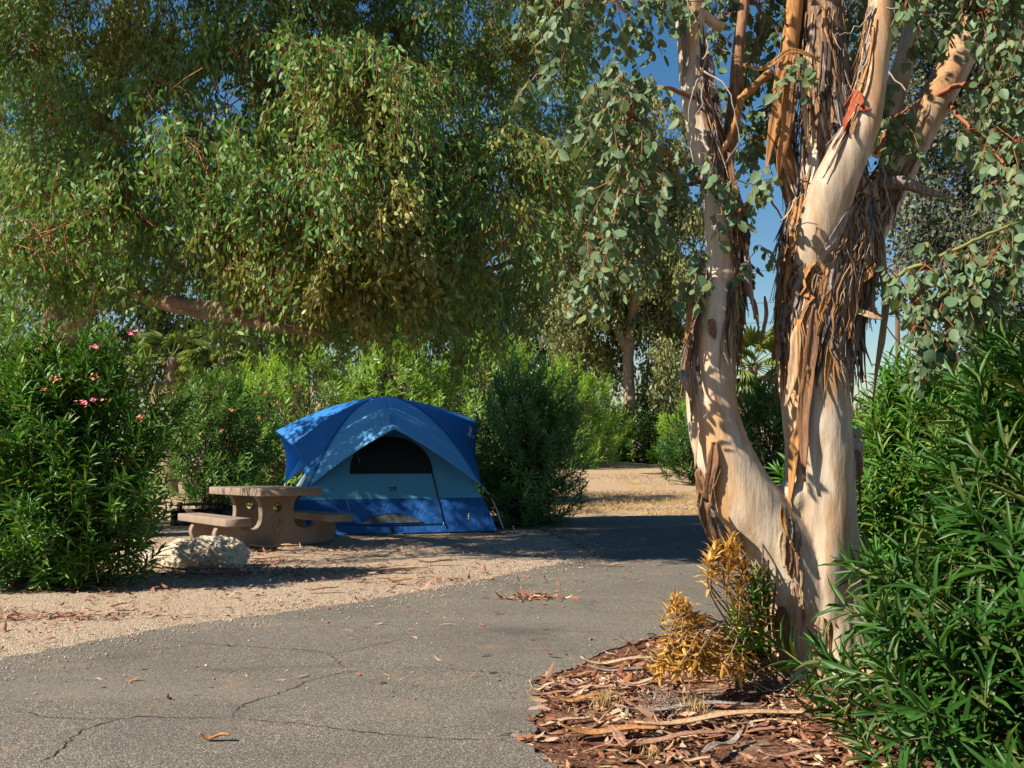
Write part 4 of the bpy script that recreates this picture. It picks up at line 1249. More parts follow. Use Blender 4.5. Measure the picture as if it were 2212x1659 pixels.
    # --- leaf clusters: (px, py, Y, radius in metres, number of sprays)
    cl = [
        # top fringe left
        (1150, 20, 5.6, .16, 10), (1210, 30, 5.5, .2, 15), (1270, 45, 5.5, .2, 15), (1330, 30, 5.5, .2, 14), (1390, 20, 5.6, .2, 13), (1440, 25, 5.6, .16, 9), (1250, -40, 5.6, .25, 16), (1360, -50, 5.6, .25, 16), (1130, -40, 5.6, .2, 12),
        (1180, 80, 5.6, .10, 5), (1285, 100, 5.6, .10, 5), (1160, 170, 5.55, .07, 3), (1195, 140, 5.6, .07, 3), (1360, 80, 5.9, .12, 6),
        # the long hanging spray at the left
        (1330, 200, 5.55, .12, 9), (1385, 215, 5.55, .12, 8), (1300, 260, 5.5, .15, 12), (1365, 280, 5.45, .17, 14), (1300, 330, 5.45, .15, 12), (1370, 350, 5.4, .18, 15), (1330, 410, 5.4, .15, 12),
        (1390, 430, 5.4, .16, 12), (1345, 480, 5.4, .14, 11), (1400, 510, 5.45, .13, 9), (1320, 545, 5.35, .13, 9), (1365, 570, 5.4, .12, 8), (1285, 600, 5.3, .12, 8), (1325, 630, 5.3, .10, 6), (1245, 610, 5.3, .10, 6), 
        # on and around the curved stem
        (1490, 365, 5.4, .09, 5), (1545, 350, 5.4, .10, 6), (1545, 410, 5.4, .11, 7), (1630, 410, 5.5, .11, 7), (1650, 450, 5.5, .10, 6), (1560, 480, 5.4, .10, 5),
        (1500, 560, 5.45, .10, 6), (1515, 600, 5.42, .10, 6), (1630, 560, 5.6, .10, 5), (1640, 600, 5.6, .08, 4), (1480, 620, 5.5, .07, 3),
        # shaded leaves between the stems
        (1580, 60, 6.1, .2, 14), (1640, 40, 6.2, .22, 16), (1610, 140, 6.2, .2, 14), (1670, 160, 6.3, .15, 9), (1590, 230, 6.2, .18, 12), (1640, 260, 6.2, .15, 10), (1620, 320, 6.1, .13, 8), (1490, 20, 5.5, .12, 8),
        (1840, 60, 6.3, .15, 10), (1850, 150, 6.3, .15, 9), (1920, 330, 6.1, .12, 7), (1840, -20, 6.1, .2, 12), (1700, 40, 6.4, .2, 12), (1600, -60, 6.0, .25, 16), (1700, -70, 6.2, .25, 14),
        (1722, 150, 5.55, .08, 4), (1745, 165, 5.55, .05, 2), (1938, 285, 5.75, .09, 5), (1925, 270, 5.75, .06, 3), (1900, 240, 6.1, .1, 6),
        # right-hand curtain
        (1960, 10, 5.6, .14, 8), (2030, 10, 5.6, .16, 11), (1985, 90, 5.7, .09, 5), (2110, 20, 5.5, .2, 15), (2180, 40, 5.5, .22, 16), (2150, 130, 5.9, .15, 10), (2190, 140, 5.5, .2, 14), (2165, 220, 5.8, .16, 10), (2205, 240, 5.5, .18, 12),
        (2100, 270, 6.9, .13, 7), (2140, 300, 5.8, .17, 10), (2200, 330, 5.5, .15, 9), (2180, 400, 5.45, .13, 8), (2205, 440, 5.4, .12, 7), (2070, 340, 6.9, .12, 6), (2230, 180, 5.4, .2, 12), (1940, -50, 5.7, .25, 14), (2080, -70, 5.6, .3, 18), (2200, -70, 5.5, .3, 18),
        # low branch at the right
        (2150, 560, 5.3, .12, 7), (2100, 580, 5.3, .12, 8), (2195, 590, 5.3, .14, 9), (2050, 600, 5.35, .12, 8), (2000, 590, 5.4, .11, 6), (2080, 650, 5.3, .13, 9), (2140, 640, 5.3, .13, 8), (1985, 660, 5.4, .1, 6), (2030, 690, 5.35, .12, 7), (1975, 720, 5.4, .1, 6),
        (2000, 770, 5.35, .1, 6), (2040, 750, 5.35, .09, 5), (1930, 600, 5.5, .09, 4), (2205, 520, 5.3, .1, 6), (2170, 500, 5.4, .08, 4),
        # upper crown over the frame
        (1350, -220, 5.9, .4, 22), (1550, -300, 6.0, .5, 26), (1800, -320, 6.1, .5, 26), (2050, -280, 6.2, .5, 26), (1650, -520, 6.2, .6, 30), (1950, -560, 6.3, .6, 30), (1450, -560, 6.1, .5, 24), (1780, -800, 6.3, .7, 34), (2250, -420, 6.4, .5, 24),
    ]
    rng = np.random.default_rng(99)
    lv_all, tw = Geo(), Geo()
    bough = []
    for px, py, Y, r, n in cl:
        if py < 660 and px < 1700 and Y < 5.7:
            n = max(2, int(n * (.55 if py < 130 else .8 if px < 1455 else .45)))
        c = P(px, py, Y)
        m = 9
        s = c + rng.normal(0, r * .48, (n, 3)) + (0, 0, r * .5)
        L = rng.uniform(.7, 1.3, n) * (.12 + r * .5)
        o = nrm(rng.normal(0, 1, (n, 3)) * (1, 1, .3))
        tt = np.linspace(.1, 1, m)[None, :, None]
        cp = s[:, None] + o[:, None] * (L[:, None, None] * .55 * tt) + np.array((0, 0, -1.0)) * (L[:, None, None] * .85 * tt ** 1.6)
        side = rng.normal(0, 1, (n, m, 3)) * (1, 1, .35)
        ld = nrm(np.array((0, 0, -.95)) + .75 * nrm(side) + rng.normal(0, .2, (n, m, 3)))
        ln = nrm(rng.normal(0, .8, (n, m, 3)) + np.array((-.25, -.75, .45)))
        sz = rng.uniform(.42, 1.25, (n, m))
        pet = cp + nrm(side) * .012
        lv_all.add(*leaves(pet.reshape(-1, 3), ld.reshape(-1, 3), ln.reshape(-1, 3), (.070 * sz).ravel(), (.053 * sz * rng.uniform(.52, 1.12, (n, m))).ravel(), ROUND, rng.uniform(-1.5, 2.2, n * m)))
        for k in range(m - 1):
            tw.add(*twigs(cp[:, k], cp[:, k + 1], .0028, .0022))
        tw.add(*twigs(np.repeat(c[None] + (0, 0, r * .4), n, 0), s, .004, .0024))
        bough.append(c)
    lv_all.make('leaf_spray', M['gum_leaf'], t)
    tw.make('twig', M['twig_red'], t)['kind'] = 'stuff'
    # boughs that carry them, and grey dead twigs
    for path, w0, w1, mt in (([(1560, 60, 5.85), (1480, 10, 5.75), (1400, -10, 5.65), (1280, 0, 5.6), (1150, -10, 5.6)], 26, 8, 'bark_brown'), ([(1545, 240, 5.75), (1470, 200, 5.65), (1420, 190, 5.58), (1360, 240, 5.5), (1340, 400, 5.42), (1310, 560, 5.36)], 12, 3, 'twig_red'),
                             ([(1545, 420, 5.7), (1500, 380, 5.6), (1440, 330, 5.5), (1400, 300, 5.48)], 12, 4, 'twig_red'), ([(1580, 480, 5.7), (1530, 400, 5.55), (1480, 400, 5.5), (1420, 420, 5.5), (1380, 500, 5.45)], 12, 4, 'twig_dark'),
                             ([(1575, 500, 5.66), (1610, 440, 5.55), (1650, 420, 5.5), (1690, 470, 5.55)], 9, 4, 'twig_red'), ([(1660, 160, 5.9), (1605, 210, 5.7), (1590, 260, 5.7), (1560, 330, 5.66)], 20, 14, 'strip_orange'),
                             ([(1870, 625, 5.75), (1910, 610, 5.6), (1980, 575, 5.45), (2060, 540, 5.38), (2120, 510, 5.35), (2200, 480, 5.35)], 11, 6, 'twig_green'), ([(1930, 590, 5.55), (1970, 640, 5.45), (2000, 700, 5.4), (2030, 760, 5.37)], 6, 3, 'twig_red'),
                             ([(2060, 540, 5.38), (2090, 600, 5.34), (2110, 660, 5.3)], 6, 3, 'twig_red'), ([(2000, 220, 6.2), (2060, 190, 6.1), (2140, 170, 5.9), (2240, 160, 5.6)], 18, 8, 'twig_red'), ([(2030, 200, 6.25), (2080, 260, 6.1), (2150, 330, 5.8), (2200, 400, 5.5)], 14, 5, 'twig_red'),
                             ([(1895, 330, 5.7), (1930, 260, 5.8), (1990, 215, 5.9)], 10, 5, 'twig_red'), ([(1600, -20, 5.9), (1650, 40, 5.95), (1620, 130, 6.0), (1600, 230, 6.1)], 10, 4, 'twig_dark'), ([(2090, 60, 6.3), (2130, 30, 5.9), (2190, 10, 5.6)], 16, 8, 'twig_red')):
        s = spline([P(*q) for q in path], 24)
        wv = np.linspace(w0, w1, 24) / 2 / FOC * 5.6
        obj('bough', mesh('bough', *tube(s + rng.normal(0, .004, s.shape), wv, 8), smooth=True), M[mt], t)
    gd = Geo()
    for path in ([(1535, 60, 5.6), (1520, 150, 5.55), (1515, 220, 5.5), (1490, 260, 5.5)], [(1520, 150, 5.55), (1560, 180, 5.5), (1585, 230, 5.48), (1600, 300, 5.5), (1565, 360, 5.5)], [(1520, 130, 5.55), (1545, 100, 5.55), (1590, 120, 5.5)], [(1515, 160, 5.55), (1495, 200, 5.5), (1480, 300, 5.5)],
                 [(1890, 30, 5.6), (1850, 60, 5.5), (1800, 80, 5.48)], [(1890, 30, 5.6), (1930, 20, 5.55), (2000, 30, 5.5), (2060, 30, 5.5)], [(1880, 120, 5.52), (1860, 160, 5.5), (1850, 200, 5.48)], [(1910, 150, 5.9), (1960, 200, 5.8), (1990, 280, 5.8), (1980, 350, 5.8)],
                 [(1905, 350, 5.75), (1920, 420, 5.7), (1930, 500, 5.7), (1935, 560, 5.72)], [(1880, 480, 5.72), (1900, 560, 5.7), (1910, 610, 5.72)], [(1650, 420, 5.6), (1600, 390, 5.55), (1560, 400, 5.5)], [(1420, 350, 5.5), (1470, 400, 5.55), (1500, 450, 5.6)]):
        s = spline([P(*q) for q in path], 14) + rng.normal(0, .006, (14, 3))
        gd.add(*tube(s, np.linspace(.006, .002, 14), 5))
    gd.make('dead_twig', M['twig_grey'], t)['kind'] = 'stuff'


M['bark_shag'] = bark_mat('fluted_upper_bark', (2.3, 3.25), .4)
front_gum()


# ------------------------------------------------------------------ withered oleander at the foot of the tree
def withered():
    rng = np.random.default_rng(17)
    t = thing('oleander_bush', 'half withered golden oleander at the left foot of the peeling gum', 'bush', (*G(1625, 1420)[:2], 0), 'oleander bushes')
    root = G(1630, 1425)
    gold, green, canes = Geo(), Geo(), Geo()
    spec = []
    for px, py, Y, k in ((1580, 1165, 5.5, 0), (1545, 1180, 5.5, 0), (1530, 1215, 5.45, 0), (1590, 1205, 5.5, 0), (1610, 1225, 5.5, 0), (1600, 1270, 5.48, 0), (1625, 1260, 5.5, 0),
                         (1612, 1300, 5.5, 0), (1590, 1310, 5.45, 0), (1455, 1292, 5.35, 0), (1475, 1310, 5.35, 0), (1462, 1300, 5.35, 0), (1488, 1322, 5.36, 0), (1500, 1335, 5.38, 0), (1540, 1200, 5.45, 0), (1568, 1190, 5.48, 0), (1572, 1235, 5.46, 0), (1520, 1350, 5.4, 0), (1650, 1290, 5.55, 0), (1640, 1240, 5.55, 0), 
                         (1585, 1180, 5.5, 0), (1650, 1330, 5.5, 0), ):
        spec.append((P(px, py, Y), (0.05 * rng.normal(), 0, 1), 0))
    for px, py, Y in ((1432, 1415, 5.2), (1450, 1400, 5.2), (1438, 1430, 5.2), (1480, 1410, 5.18), (1512, 1420, 5.2), (1535, 1425, 5.22), (1460, 1440, 5.15), (1420, 1420, 5.22), (1475, 1390, 5.2), (1500, 1395, 5.2), (1520, 1410, 5.25), (1545, 1405, 5.3), (1425, 1440, 5.2), (1465, 1425, 5.15), (1495, 1425, 5.15), (1555, 1440, 5.2), (1580, 1430, 5.25), (1600, 1440, 5.25), (1440, 1385, 5.25), (1510, 1440, 5.2)):
        spec.append((P(px, py + 14, Y), (-.5, -.25, -.75), 0))
    for px, py, Y in ((1630, 1240, 5.48), (1645, 1265, 5.48), (1622, 1285, 5.45), (1585, 1330, 5.42), (1600, 1350, 5.42), (1650, 1310, 5.5), (1580, 1380, 5.35), (1640, 1380, 5.45), (1600, 1410, 5.35), (1660, 1250, 5.55)):
        spec.append((P(px, py, Y), (rng.normal(0, .3), -.1, 1), 1))
    for p, d, k in spec:
        d = nrm(np.array(d, float) + rng.normal(0, .2, 3))
        lv, base = shoots(p[None], d[None], .18 if k == 0 else .14, 8, .085 if k == 0 else .085, .020 if k == 0 else .014, BLADE, rng, 1.2, .5)
        (gold if k == 0 else green).add(*lv)
        mid = (root + base[0]) / 2 + (0, 0, .06) + rng.normal(0, .03, 3)
        s = spline([root + rng.normal(0, .035, 3) * (1, 1, 0), mid, base[0], p], 12)
        canes.add(*tube(s, np.linspace(.007, .003, 12), 5))
    gold.make('withered_foliage', M['gold_leaf'], t)
    green.make('foliage', M['ole'], t)
    canes.make('cane', M['twig_tan'], t)['kind'] = 'stuff'
    for dx, top in ((.05, 1175), (.10, 1210), (.15, 1260), (.02, 1300)):
        s = spline([root + (dx, 0, -.02), P(1640 + dx * 200, (1425 + top) / 2, 5.55), P(1632 + dx * 280, top, 5.58)], 12)
        obj('bare_cane', mesh('bare_cane', *tube(s + rng.normal(0, .003, s.shape), np.linspace(.012, .005, 12), 6)), M['twig_dark'], t)


withered()

# ------------------------------------------------------------------ the tent
def tent():
    c = np.array((-2.21, 17.0, 0))
    hgt = 2.16
    half = 1.65
    t = thing('tent', 'blue two tone dome tent with a pale awning over its arched doorway', 'tent', c)
    t.rotation_euler = (0, 0, math.radians(13))

    def kid(name, V, Fs, mat, smooth=True, parent=None, thick=0):
        o = obj(name, mesh(name, V, Fs, smooth), M[mat], parent or t, True)
        if thick:
            so = o.modifiers.new('cloth', 'SOLIDIFY')
            so.thickness = thick
        return o

    def grid(fn, us, vs):
        V = np.array([fn(u, v) for u in us for v in vs])
        n, m = len(us), len(vs)
        i = np.arange(n - 1)[:, None] * m + np.arange(m - 1)[None]
        return V, [np.stack([i, i + m, i + m + 1, i + 1], -1).reshape(-1, 4)]

    def wz(z):
        return half * math.sqrt(max(0, 1 - z / (hgt - .06))) * (1 + .015 * math.sin(z * 3))

    def rot(p, k):
        a = k * PI / 2
        return np.array((p[0] * math.cos(a) - p[1] * math.sin(a), p[0] * math.sin(a) + p[1] * math.cos(a), p[2]))

    def wall_pt(x, z, off=0.0):           # on the front wall; x across in metres
        w = wz(z)
        sag = .05 * math.sin(PI * min(1, z / 1.9)) * (1 - (x / max(w, .05)) ** 2)
        return np.array((x, -w - off + sag * .6, z))
    zlow, zhi = np.linspace(.012, .52, 16), np.linspace(.52, 2.04, 44)
    for k in range(4):
        for nm, zs, mt in (('lower_wall', zlow, 'lower'), ('wall', zhi, 'wall')):
            V, F = grid(lambda z, s: rot(wall_pt(s * wz(z), z), k), zs, np.linspace(-1, 1, 33))
            kid(nm, V, F, mt)
    # groundsheet edge
    V, F = grid(lambda u, v: np.array(((half + .03) * u, (half + .03) * v, .012)), [-1, 1], [-1, 1])
    kid('groundsheet', V, F, 'fly_dark', False, None, .008)
    # doorway: netting above, zip, low vent
    zs = np.linspace(.90, 1.475, 26)

    def hw(z):
        return .645 * math.sqrt(max(0, 1 - ((z - .90) / .58) ** 2.3))
    V, F = grid(lambda z, s: wall_pt(.03 + s * hw(z), z, .007), zs, np.linspace(-1, 1, 25))
    door = kid('door_netting', V, F, 'netting')
    g = Geo()
    edge = [wall_pt(.03 - hw(z), z, .01) for z in zs] + [wall_pt(.03 + hw(z), z, .01) for z in zs[::-1]]
    g.add(*tube(spline(edge, 90), .009, 6))
    g.add(*tube(spline([wall_pt(.675, .90, .01), wall_pt(.72, .65, .01), wall_pt(.76, .4, .01), wall_pt(.80, .14, .012)], 24), .010, 6))
    g.add(*tube(spline([wall_pt(.80, .14, .012), wall_pt(.3, .125, .01), wall_pt(-.3, .125, .01), wall_pt(-.75, .15, .01)], 30), .006, 5))
    zp = g.make('zip', M['black'], t, True, True)
    kid('zip_pull', *tube([wall_pt(.80, .16, .02), wall_pt(.803, .10, .03)], [.012, .008], 6), 'pole', True, zp)
    for x, z, l in ((-.52, 1.24, .16), (-.69, .5, .15)):
        s = spline([wall_pt(x, z, .015), wall_pt(x + .03, z - l * .5, .03), wall_pt(x + .05, z - l, .02)], 10)
        kid('tie_loop', *tube(s, .007, 5), 'wall')
    xs = np.linspace(-.5, .48, 26)
    V, F = grid(lambda x, v: wall_pt(x, .158 + v * (.002 + .142 * (1 - ((x + .01) / .5) ** 2)), .008), xs, [0, .5, 1])
    kid('low_vent', V, F, 'netting_light')
    g = Geo()
    g.add(*tube(spline([wall_pt(x, .158 + .144 * (1 - ((x + .01) / .5) ** 2), .01) for x in xs], 40), .008, 5)).add(*tube([wall_pt(-.5, .155, .01), wall_pt(0, .155, .01), wall_pt(.48, .155, .01)], .006, 5))
    g.make('vent_edge', M['lower'], t, True, True)
    V, F = grid(lambda x, z: wall_pt(x, z, .009), np.linspace(-.02, .02, 3), np.linspace(.02, .10, 3))
    kid('toggle', V, F, 'black')
    # grey side windows
    V, F = grid(lambda z, s: rot(wall_pt(s * wz(z) * .52, z, .008), 3), np.linspace(.62, 1.5, 18), np.linspace(-1, 1, 15))
    kid('side_window', V, F, 'netting_light')
    # outer fly: four pole ridges to the corners, four eaves ridges that jut out
    cor = {0: np.array((-1.27, -1.36, .70)), 1: np.array((1.45, -1.45, .68)), 2: np.array((1.42, 1.42, .70)), 3: np.array((-1.62, 1.50, .66))}
    top = np.array((0, 0, hgt))
    eave = {'f': np.array((.0, -1.80, 1.60)), 'r': np.array((1.70, -.02, 1.73)), 'b': np.array((0, 1.75, 1.62)), 'l': np.array((-1.77, .0, 1.58))}

    def arc(end, u, pw):
        q = top + (end - top) * u
        q[2] = hgt - (hgt - end[2]) * u ** pw
        return q

    def patch(a, b, dr):
        """from the pole ridge a (s=0) to the eave ridge b (s=1); the free edge between the two is drawn in a little"""
        def fn(u, s):
            p = arc(a, u, 2.0) * (1 - s) + arc(b, u, 1.7) * s
            m = s * (1 - s) * 4
            mid = (a + b) / 2
            inward = -nrm(np.array((mid[0], mid[1], -.2)))
            return p + inward * (dr * m * u ** 2) + np.array((0, 0, .10 * m * u * (1 - u))) + np.array((0, 0, 1)) * .06 * m * u ** 3
        return grid(fn, np.linspace(.002, 1, 34), np.linspace(0, 1, 18))
    for i, (a, b, mt) in enumerate(((0, 'f', 'fly_light'), (1, 'f', 'fly_light'), (1, 'r', 'fly_dark'), (2, 'r', 'fly_dark'), (2, 'b', 'fly_light'), (3, 'b', 'fly_light'), (3, 'l', 'fly_dark'), (0, 'l', 'fly_dark'))):
        V, F = patch(cor[a], eave[b], .10 if b != 'f' else .03)
        kid('awning' if b in 'fb' else 'fly_panel', V, F, mt, True, None, .006)
    for k in range(4):
        p = np.array([arc(cor[k], u, 2.0) + (0, 0, .010) for u in np.linspace(.06, 1, 30)])
        kid('pole_sleeve', *tube(p, .014, 6), 'fly_dark' if k != 1 else 'lower')
        b = np.array((np.sign(cor[k][0]) * half, np.sign(cor[k][1]) * half, .01))
        o = np.array((b[0], b[1], 0)) * .035
        s = spline([cor[k] + (0, 0, .02), cor[k] * .55 + b * .45 + o + (0, 0, .08), b + o * 1.6], 14)
        pl = kid('pole_leg', *tube(s, .010, 8), 'black' if k != 1 else 'pole')
        kid('pole_clip', *tube(s[4:6], .02, 8), 'black', True, pl)
        w = kid('guy_strap', *tube(spline([cor[k] + (0, 0, -.02), cor[k] * .5 + b * .5 + o * 2.4 + (0, 0, .02), b + o * 3.4 + (0, 0, .01)], 10), .008, 5), 'black')
        kid('peg', *tube([b + o * 3.6 + (0, 0, .09), b + o * 3.9 + (0, 0, -.03)], .007, 6), 'pole', True, w)

    def text(name, body, size, put, mat, shear=.18):
        cu = bpy.data.curves.new(name, 'FONT')
        cu.body = body
        cu.size = size
        cu.shear = shear
        cu.offset = size * .022
        cu.align_x = 'CENTER'
        cu.align_y = 'CENTER'
        cu.extrude = .0015
        tmp = bpy.data.objects.new('tmp', cu)
        C.objects.link(tmp)
        bpy.context.view_layer.update()
        me = bpy.data.meshes.new_from_object(tmp.evaluated_get(bpy.context.evaluated_depsgraph_get()))
        bpy.data.objects.remove(tmp)
        for v in me.vertices:
            v.co = put(v.co.x, v.co.y, v.co.z)
        me.name = name
        return obj(name, me, M[mat], t, True)

    # lettering printed on the right fly panel, running up beside its front edge
    a, b = cor[1], eave['r']

    def fly_r(u, s):
        p = arc(a, u, 2.0) * (1 - s) + arc(b, u, 1.7) * s
        m = s * (1 - s) * 4
        inward = -nrm(np.array(((a + b)[0] / 2, (a + b)[1] / 2, -.2)))
        return p + inward * (.10 * m * u ** 2) + np.array((0, 0, .10 * m * u * (1 - u))) + np.array((0, 0, 1)) * .06 * m * u ** 3
    dn = nrm(np.cross(fly_r(.92, .8) - fly_r(.92, .6), fly_r(.98, .7) - fly_r(.88, .7)))
    if dn @ np.array((.5, -.8, .3)) < 0:
        dn = -dn

    def on_fly(u0, s0):
        o = fly_r(u0, s0)
        # the baseline runs up along the free edge; across is towards the peak
        ex = nrm(fly_r(u0, s0 + .05) - fly_r(u0, s0 - .05))
        ey = -nrm(fly_r(u0 + .02, s0) - fly_r(u0 - .02, s0))

        def put(x, y, z):
            q = o + ex * x + ey * y
            return Vector(q + dn * (.012 + z))
        return put
    text('lettering', 'Eureka!', .105, on_fly(.925, .70), 'print_white')
    text('lettering', 'camping', .032, on_fly(.965, .66), 'print_white', 0)
    text('door_print', 'Eureka', .038, lambda x, y, z: Vector(wall_pt(.02 + x, .685 + y, .008 + z)), 'black', .1)
    text('door_print', 'tent', .036, lambda x, y, z: Vector(wall_pt(.02 + x, .645 + y, .008 + z)), 'black', .1)
    text('door_print', '!', .095, lambda x, y, z: Vector(wall_pt(.075 + x, .665 + y, .008 + z)), 'black', .15)
    text('corner_print', '!', .13, lambda x, y, z: Vector(wall_pt(1.20 + x, .235 + y, .008 + z)), 'print_yellow', .1)


tent()


# ------------------------------------------------------------------ concrete picnic table
def curve_solid(name, splines, depth, bevel=.012):
    cu = bpy.data.curves.new(name, 'CURVE')
    cu.dimensions = '2D'
    cu.fill_mode = 'BOTH'
    cu.extrude = depth / 2 - bevel
    cu.bevel_depth = bevel
    cu.bevel_resolution = 2
    for pts in splines:
        s = cu.splines.new('POLY')
        s.points.add(len(pts) - 1)
        for q, (x, y) in zip(s.points, pts):
            q.co = (x, y, 0, 1)
        s.use_cyclic_u = True
    tmp = bpy.data.objects.new('tmp', cu)
    C.objects.link(tmp)
    bpy.context.view_layer.update()
    me = bpy.data.meshes.new_from_object(tmp.evaluated_get(bpy.context.evaluated_depsgraph_get()))
    bpy.data.objects.remove(tmp)
    me.name = name
    return me


def picnic_table():
    base = G(596, 1178)
    yaw = math.radians(33)
    dv = np.array((-math.sin(yaw), math.cos(yaw), 0))
    sp = .56
    c = base + dv * sp
    t = thing('picnic_table', 'tan concrete picnic table with attached benches and round holes through its supports', 'picnic table', (c[0], c[1], -.005))
    t.rotation_euler = (math.radians(-1.6), 0, yaw)
    half = [(.0, .0), (.62, .0), (.72, .02), (.80, .07), (.835, .14), (.835, .20), (.80, .265), (.74, .29), (.58, .295), (.555, .275), (.53, .245), (.49, .222), (.43, .205), (.36, .205), (.29, .225), (.245, .27), (.222, .33), (.212, .41), (.212, .48),
            (.225, .55), (.25, .61), (.29, .665)]
    pr = np.array(half)
    pr = spline(np.vstack([pr[1:]]), 70)
    out = [tuple(q) for q in pr] + [(-q[0], q[1]) for q in pr[::-1]]
    a = np.linspace(0, 2 * PI, 28, endpoint=False)
    hole = [(.078 * math.cos(q), .512 + .078 * math.sin(q)) for q in a]
    for s in (-1, 1):
        me = curve_solid('support', [out, hole], .14, .014)
        o = obj('support', me, M['concrete'], t, True)
        o.rotation_euler = (PI / 2, 0, 0)
        o.location = (0, s * sp, 0)
        if s < 0:
            # arrowhead shaped emblem cut into the near support
            em = [(-.095, .385), (-.10, .36), (-.085, .345), (-.08, .27), (-.055, .19), (-.02, .13), (.0, .10), (.02, .13), (.055, .19), (.08, .27), (.085, .345), (.10, .36), (.095, .385), (.05, .39), (.035, .42), (.0, .43), (-.035, .42), (-.05, .39)]
            lines = [em + em[:1], [(-.07, .26), (-.03, .29), (-.005, .25), (.03, .31), (.06, .26)], [(-.05, .22), (.0, .24), (.05, .21)], [(.03, .26), (.03, .35)], [(.015, .30), (.03, .37), (.045, .30)]]
            g = Geo()
            for ln in lines:
                p = np.array([(x, -sp - .0712, z) for x, z in ln])
                g.add(*tube(np.vstack([p[0:1], p]) if len(p) < 3 else p, .0026, 5))
            g.make('arrowhead_emblem', M['emblem'], t, False, True)

    def slab(name, x0, x1, L, z0, z1, bow=0.0, cham=.10):
        ys = np.linspace(-L / 2, L / 2, 30)
        xm, hw = (x0 + x1) / 2, (x1 - x0) / 2
        f = 1 - bow * (np.abs(ys) / (L / 2)) ** 2
        out = [(xm + hw * q, y) for q, y in zip(f, ys)] + [(xm - hw * q, y) for q, y in zip(f[::-1], ys[::-1])]
        me = curve_solid(name, [out], z1 - z0, .011)
        o = obj(name, me, M['concrete'], t, True)
        o.location = (0, 0, (z0 + z1) / 2)
    slab('tabletop', -.42, .42, 2.3, .668, .775, .04)
    slab('bench', -.86, -.55, 2.3, .297, .40, .04)
    slab('bench', .55, .86, 2.3, .297, .40, .04)


M['emblem'] = plain('dark_incised_line', (.15, .105, .078), .9, .1, .2, 40)
picnic_table()


# ------------------------------------------------------------------ fire grate, stones
def fire_grate():
    c = G(430, 1134)
    t = thing('fire_grate', 'sooty black iron fire grate standing behind the left bench', 'grill', (c[0], c[1] + .2, 0))

    def box(g, a, b):
        V = np.array([(x, y, z) for x in (a[0], b[0]) for y in (a[1], b[1]) for z in (a[2], b[2])])
        g.add(V, [np.array([[0, 1, 3, 2], [4, 6, 7, 5], [0, 4, 5, 1], [2, 3, 7, 6], [0, 2, 6, 4], [1, 5, 7, 3]])])
    g = Geo()
    box(g, (-.45, -.30, 0), (-.43, .30, .24))
    box(g, (.43, -.30, 0), (.45, .30, .24))
    box(g, (-.43, .28, 0), (.43, .30, .24))
    box(g, (-.43, -.30, 0), (.43, -.28, .10))
    g.make('fire_box', M['iron'], t, False, True)
    for s in (-1, 1):
        g = Geo()
        box(g, (s * .40 - .03, -.06, .0), (s * .40 + .03, .06, .37))
        g.make('post', M['iron'], t, False, True)
    g = Geo()
    for k in range(14):
        y = -.26 + .04 * k
        g.add(*tube([(-.40, y, .335), (0, y, .335), (.40, y, .335)], .008, 6))
    for x in (-.37, .37):
        g.add(*tube([(x, -.28, .327), (x, 0, .327), (x, .28, .327)], .011, 6))
    g.make('cooking_grate', M['iron'], t, False, True)
    g = Geo()
    for s in (-1, 1):
        g.add(*tube(spline([(s * .41, -.27, .335), (s * .43, -.36, .345), (s * .43, -.45, .34)], 8), .012, 8))
    g.make('handle', M['iron'], t, False, True)


fire_grate()


def rock_mesh(name, lumps, seed, amp, voxel, fine=1.0):
    g = Geo()
    for c, r in lumps:
        bm = bmesh.new()
        bmesh.ops.create_icosphere(bm, subdivisions=4, radius=1)
        V = np.array([v.co for v in bm.verts]) * r + c
        F = np.array([[v.index for v in f.verts] for f in bm.faces])
        bm.free()
        g.add(V, [F])
    me = mesh(name, np.concatenate(g.V), [np.concatenate(v) for v in g.F.values()], True)
    tmp = bpy.data.objects.new('tmp', me)
    C.objects.link(tmp)
    r = tmp.modifiers.new('r', 'REMESH')
    r.mode = 'VOXEL'
    r.voxel_size = voxel
    s = tmp.modifiers.new('s', 'SMOOTH')
    s.iterations = 6
    bpy.context.view_layer.update()
    out = bpy.data.meshes.new_from_object(tmp.evaluated_get(bpy.context.evaluated_depsgraph_get()))
    bpy.data.objects.remove(tmp)
    out.name = name
    n = len(out.vertices)
    co = np.zeros(n * 3, np.float32)
    out.vertices.foreach_get('co', co)
    co = co.reshape(-1, 3).astype(float)
    no = np.zeros(n * 3, np.float32)
    out.vertices.foreach_get('normal', no)
    no = no.reshape(-1, 3)
    d = amp * fbm(co, 3.5 / fine, 5, seed) + amp * .45 * -np.abs(fbm(co, 11 / fine, 3, seed + 3)) + amp * .35 * fbm(co, 30 / fine, 2, seed + 5)
    co += no * d[:, None]
    out.vertices.foreach_set('co', co.astype(np.float32).ravel())
    out.polygons.foreach_set('use_smooth', np.ones(len(out.polygons), bool))
    out.update()
    return out


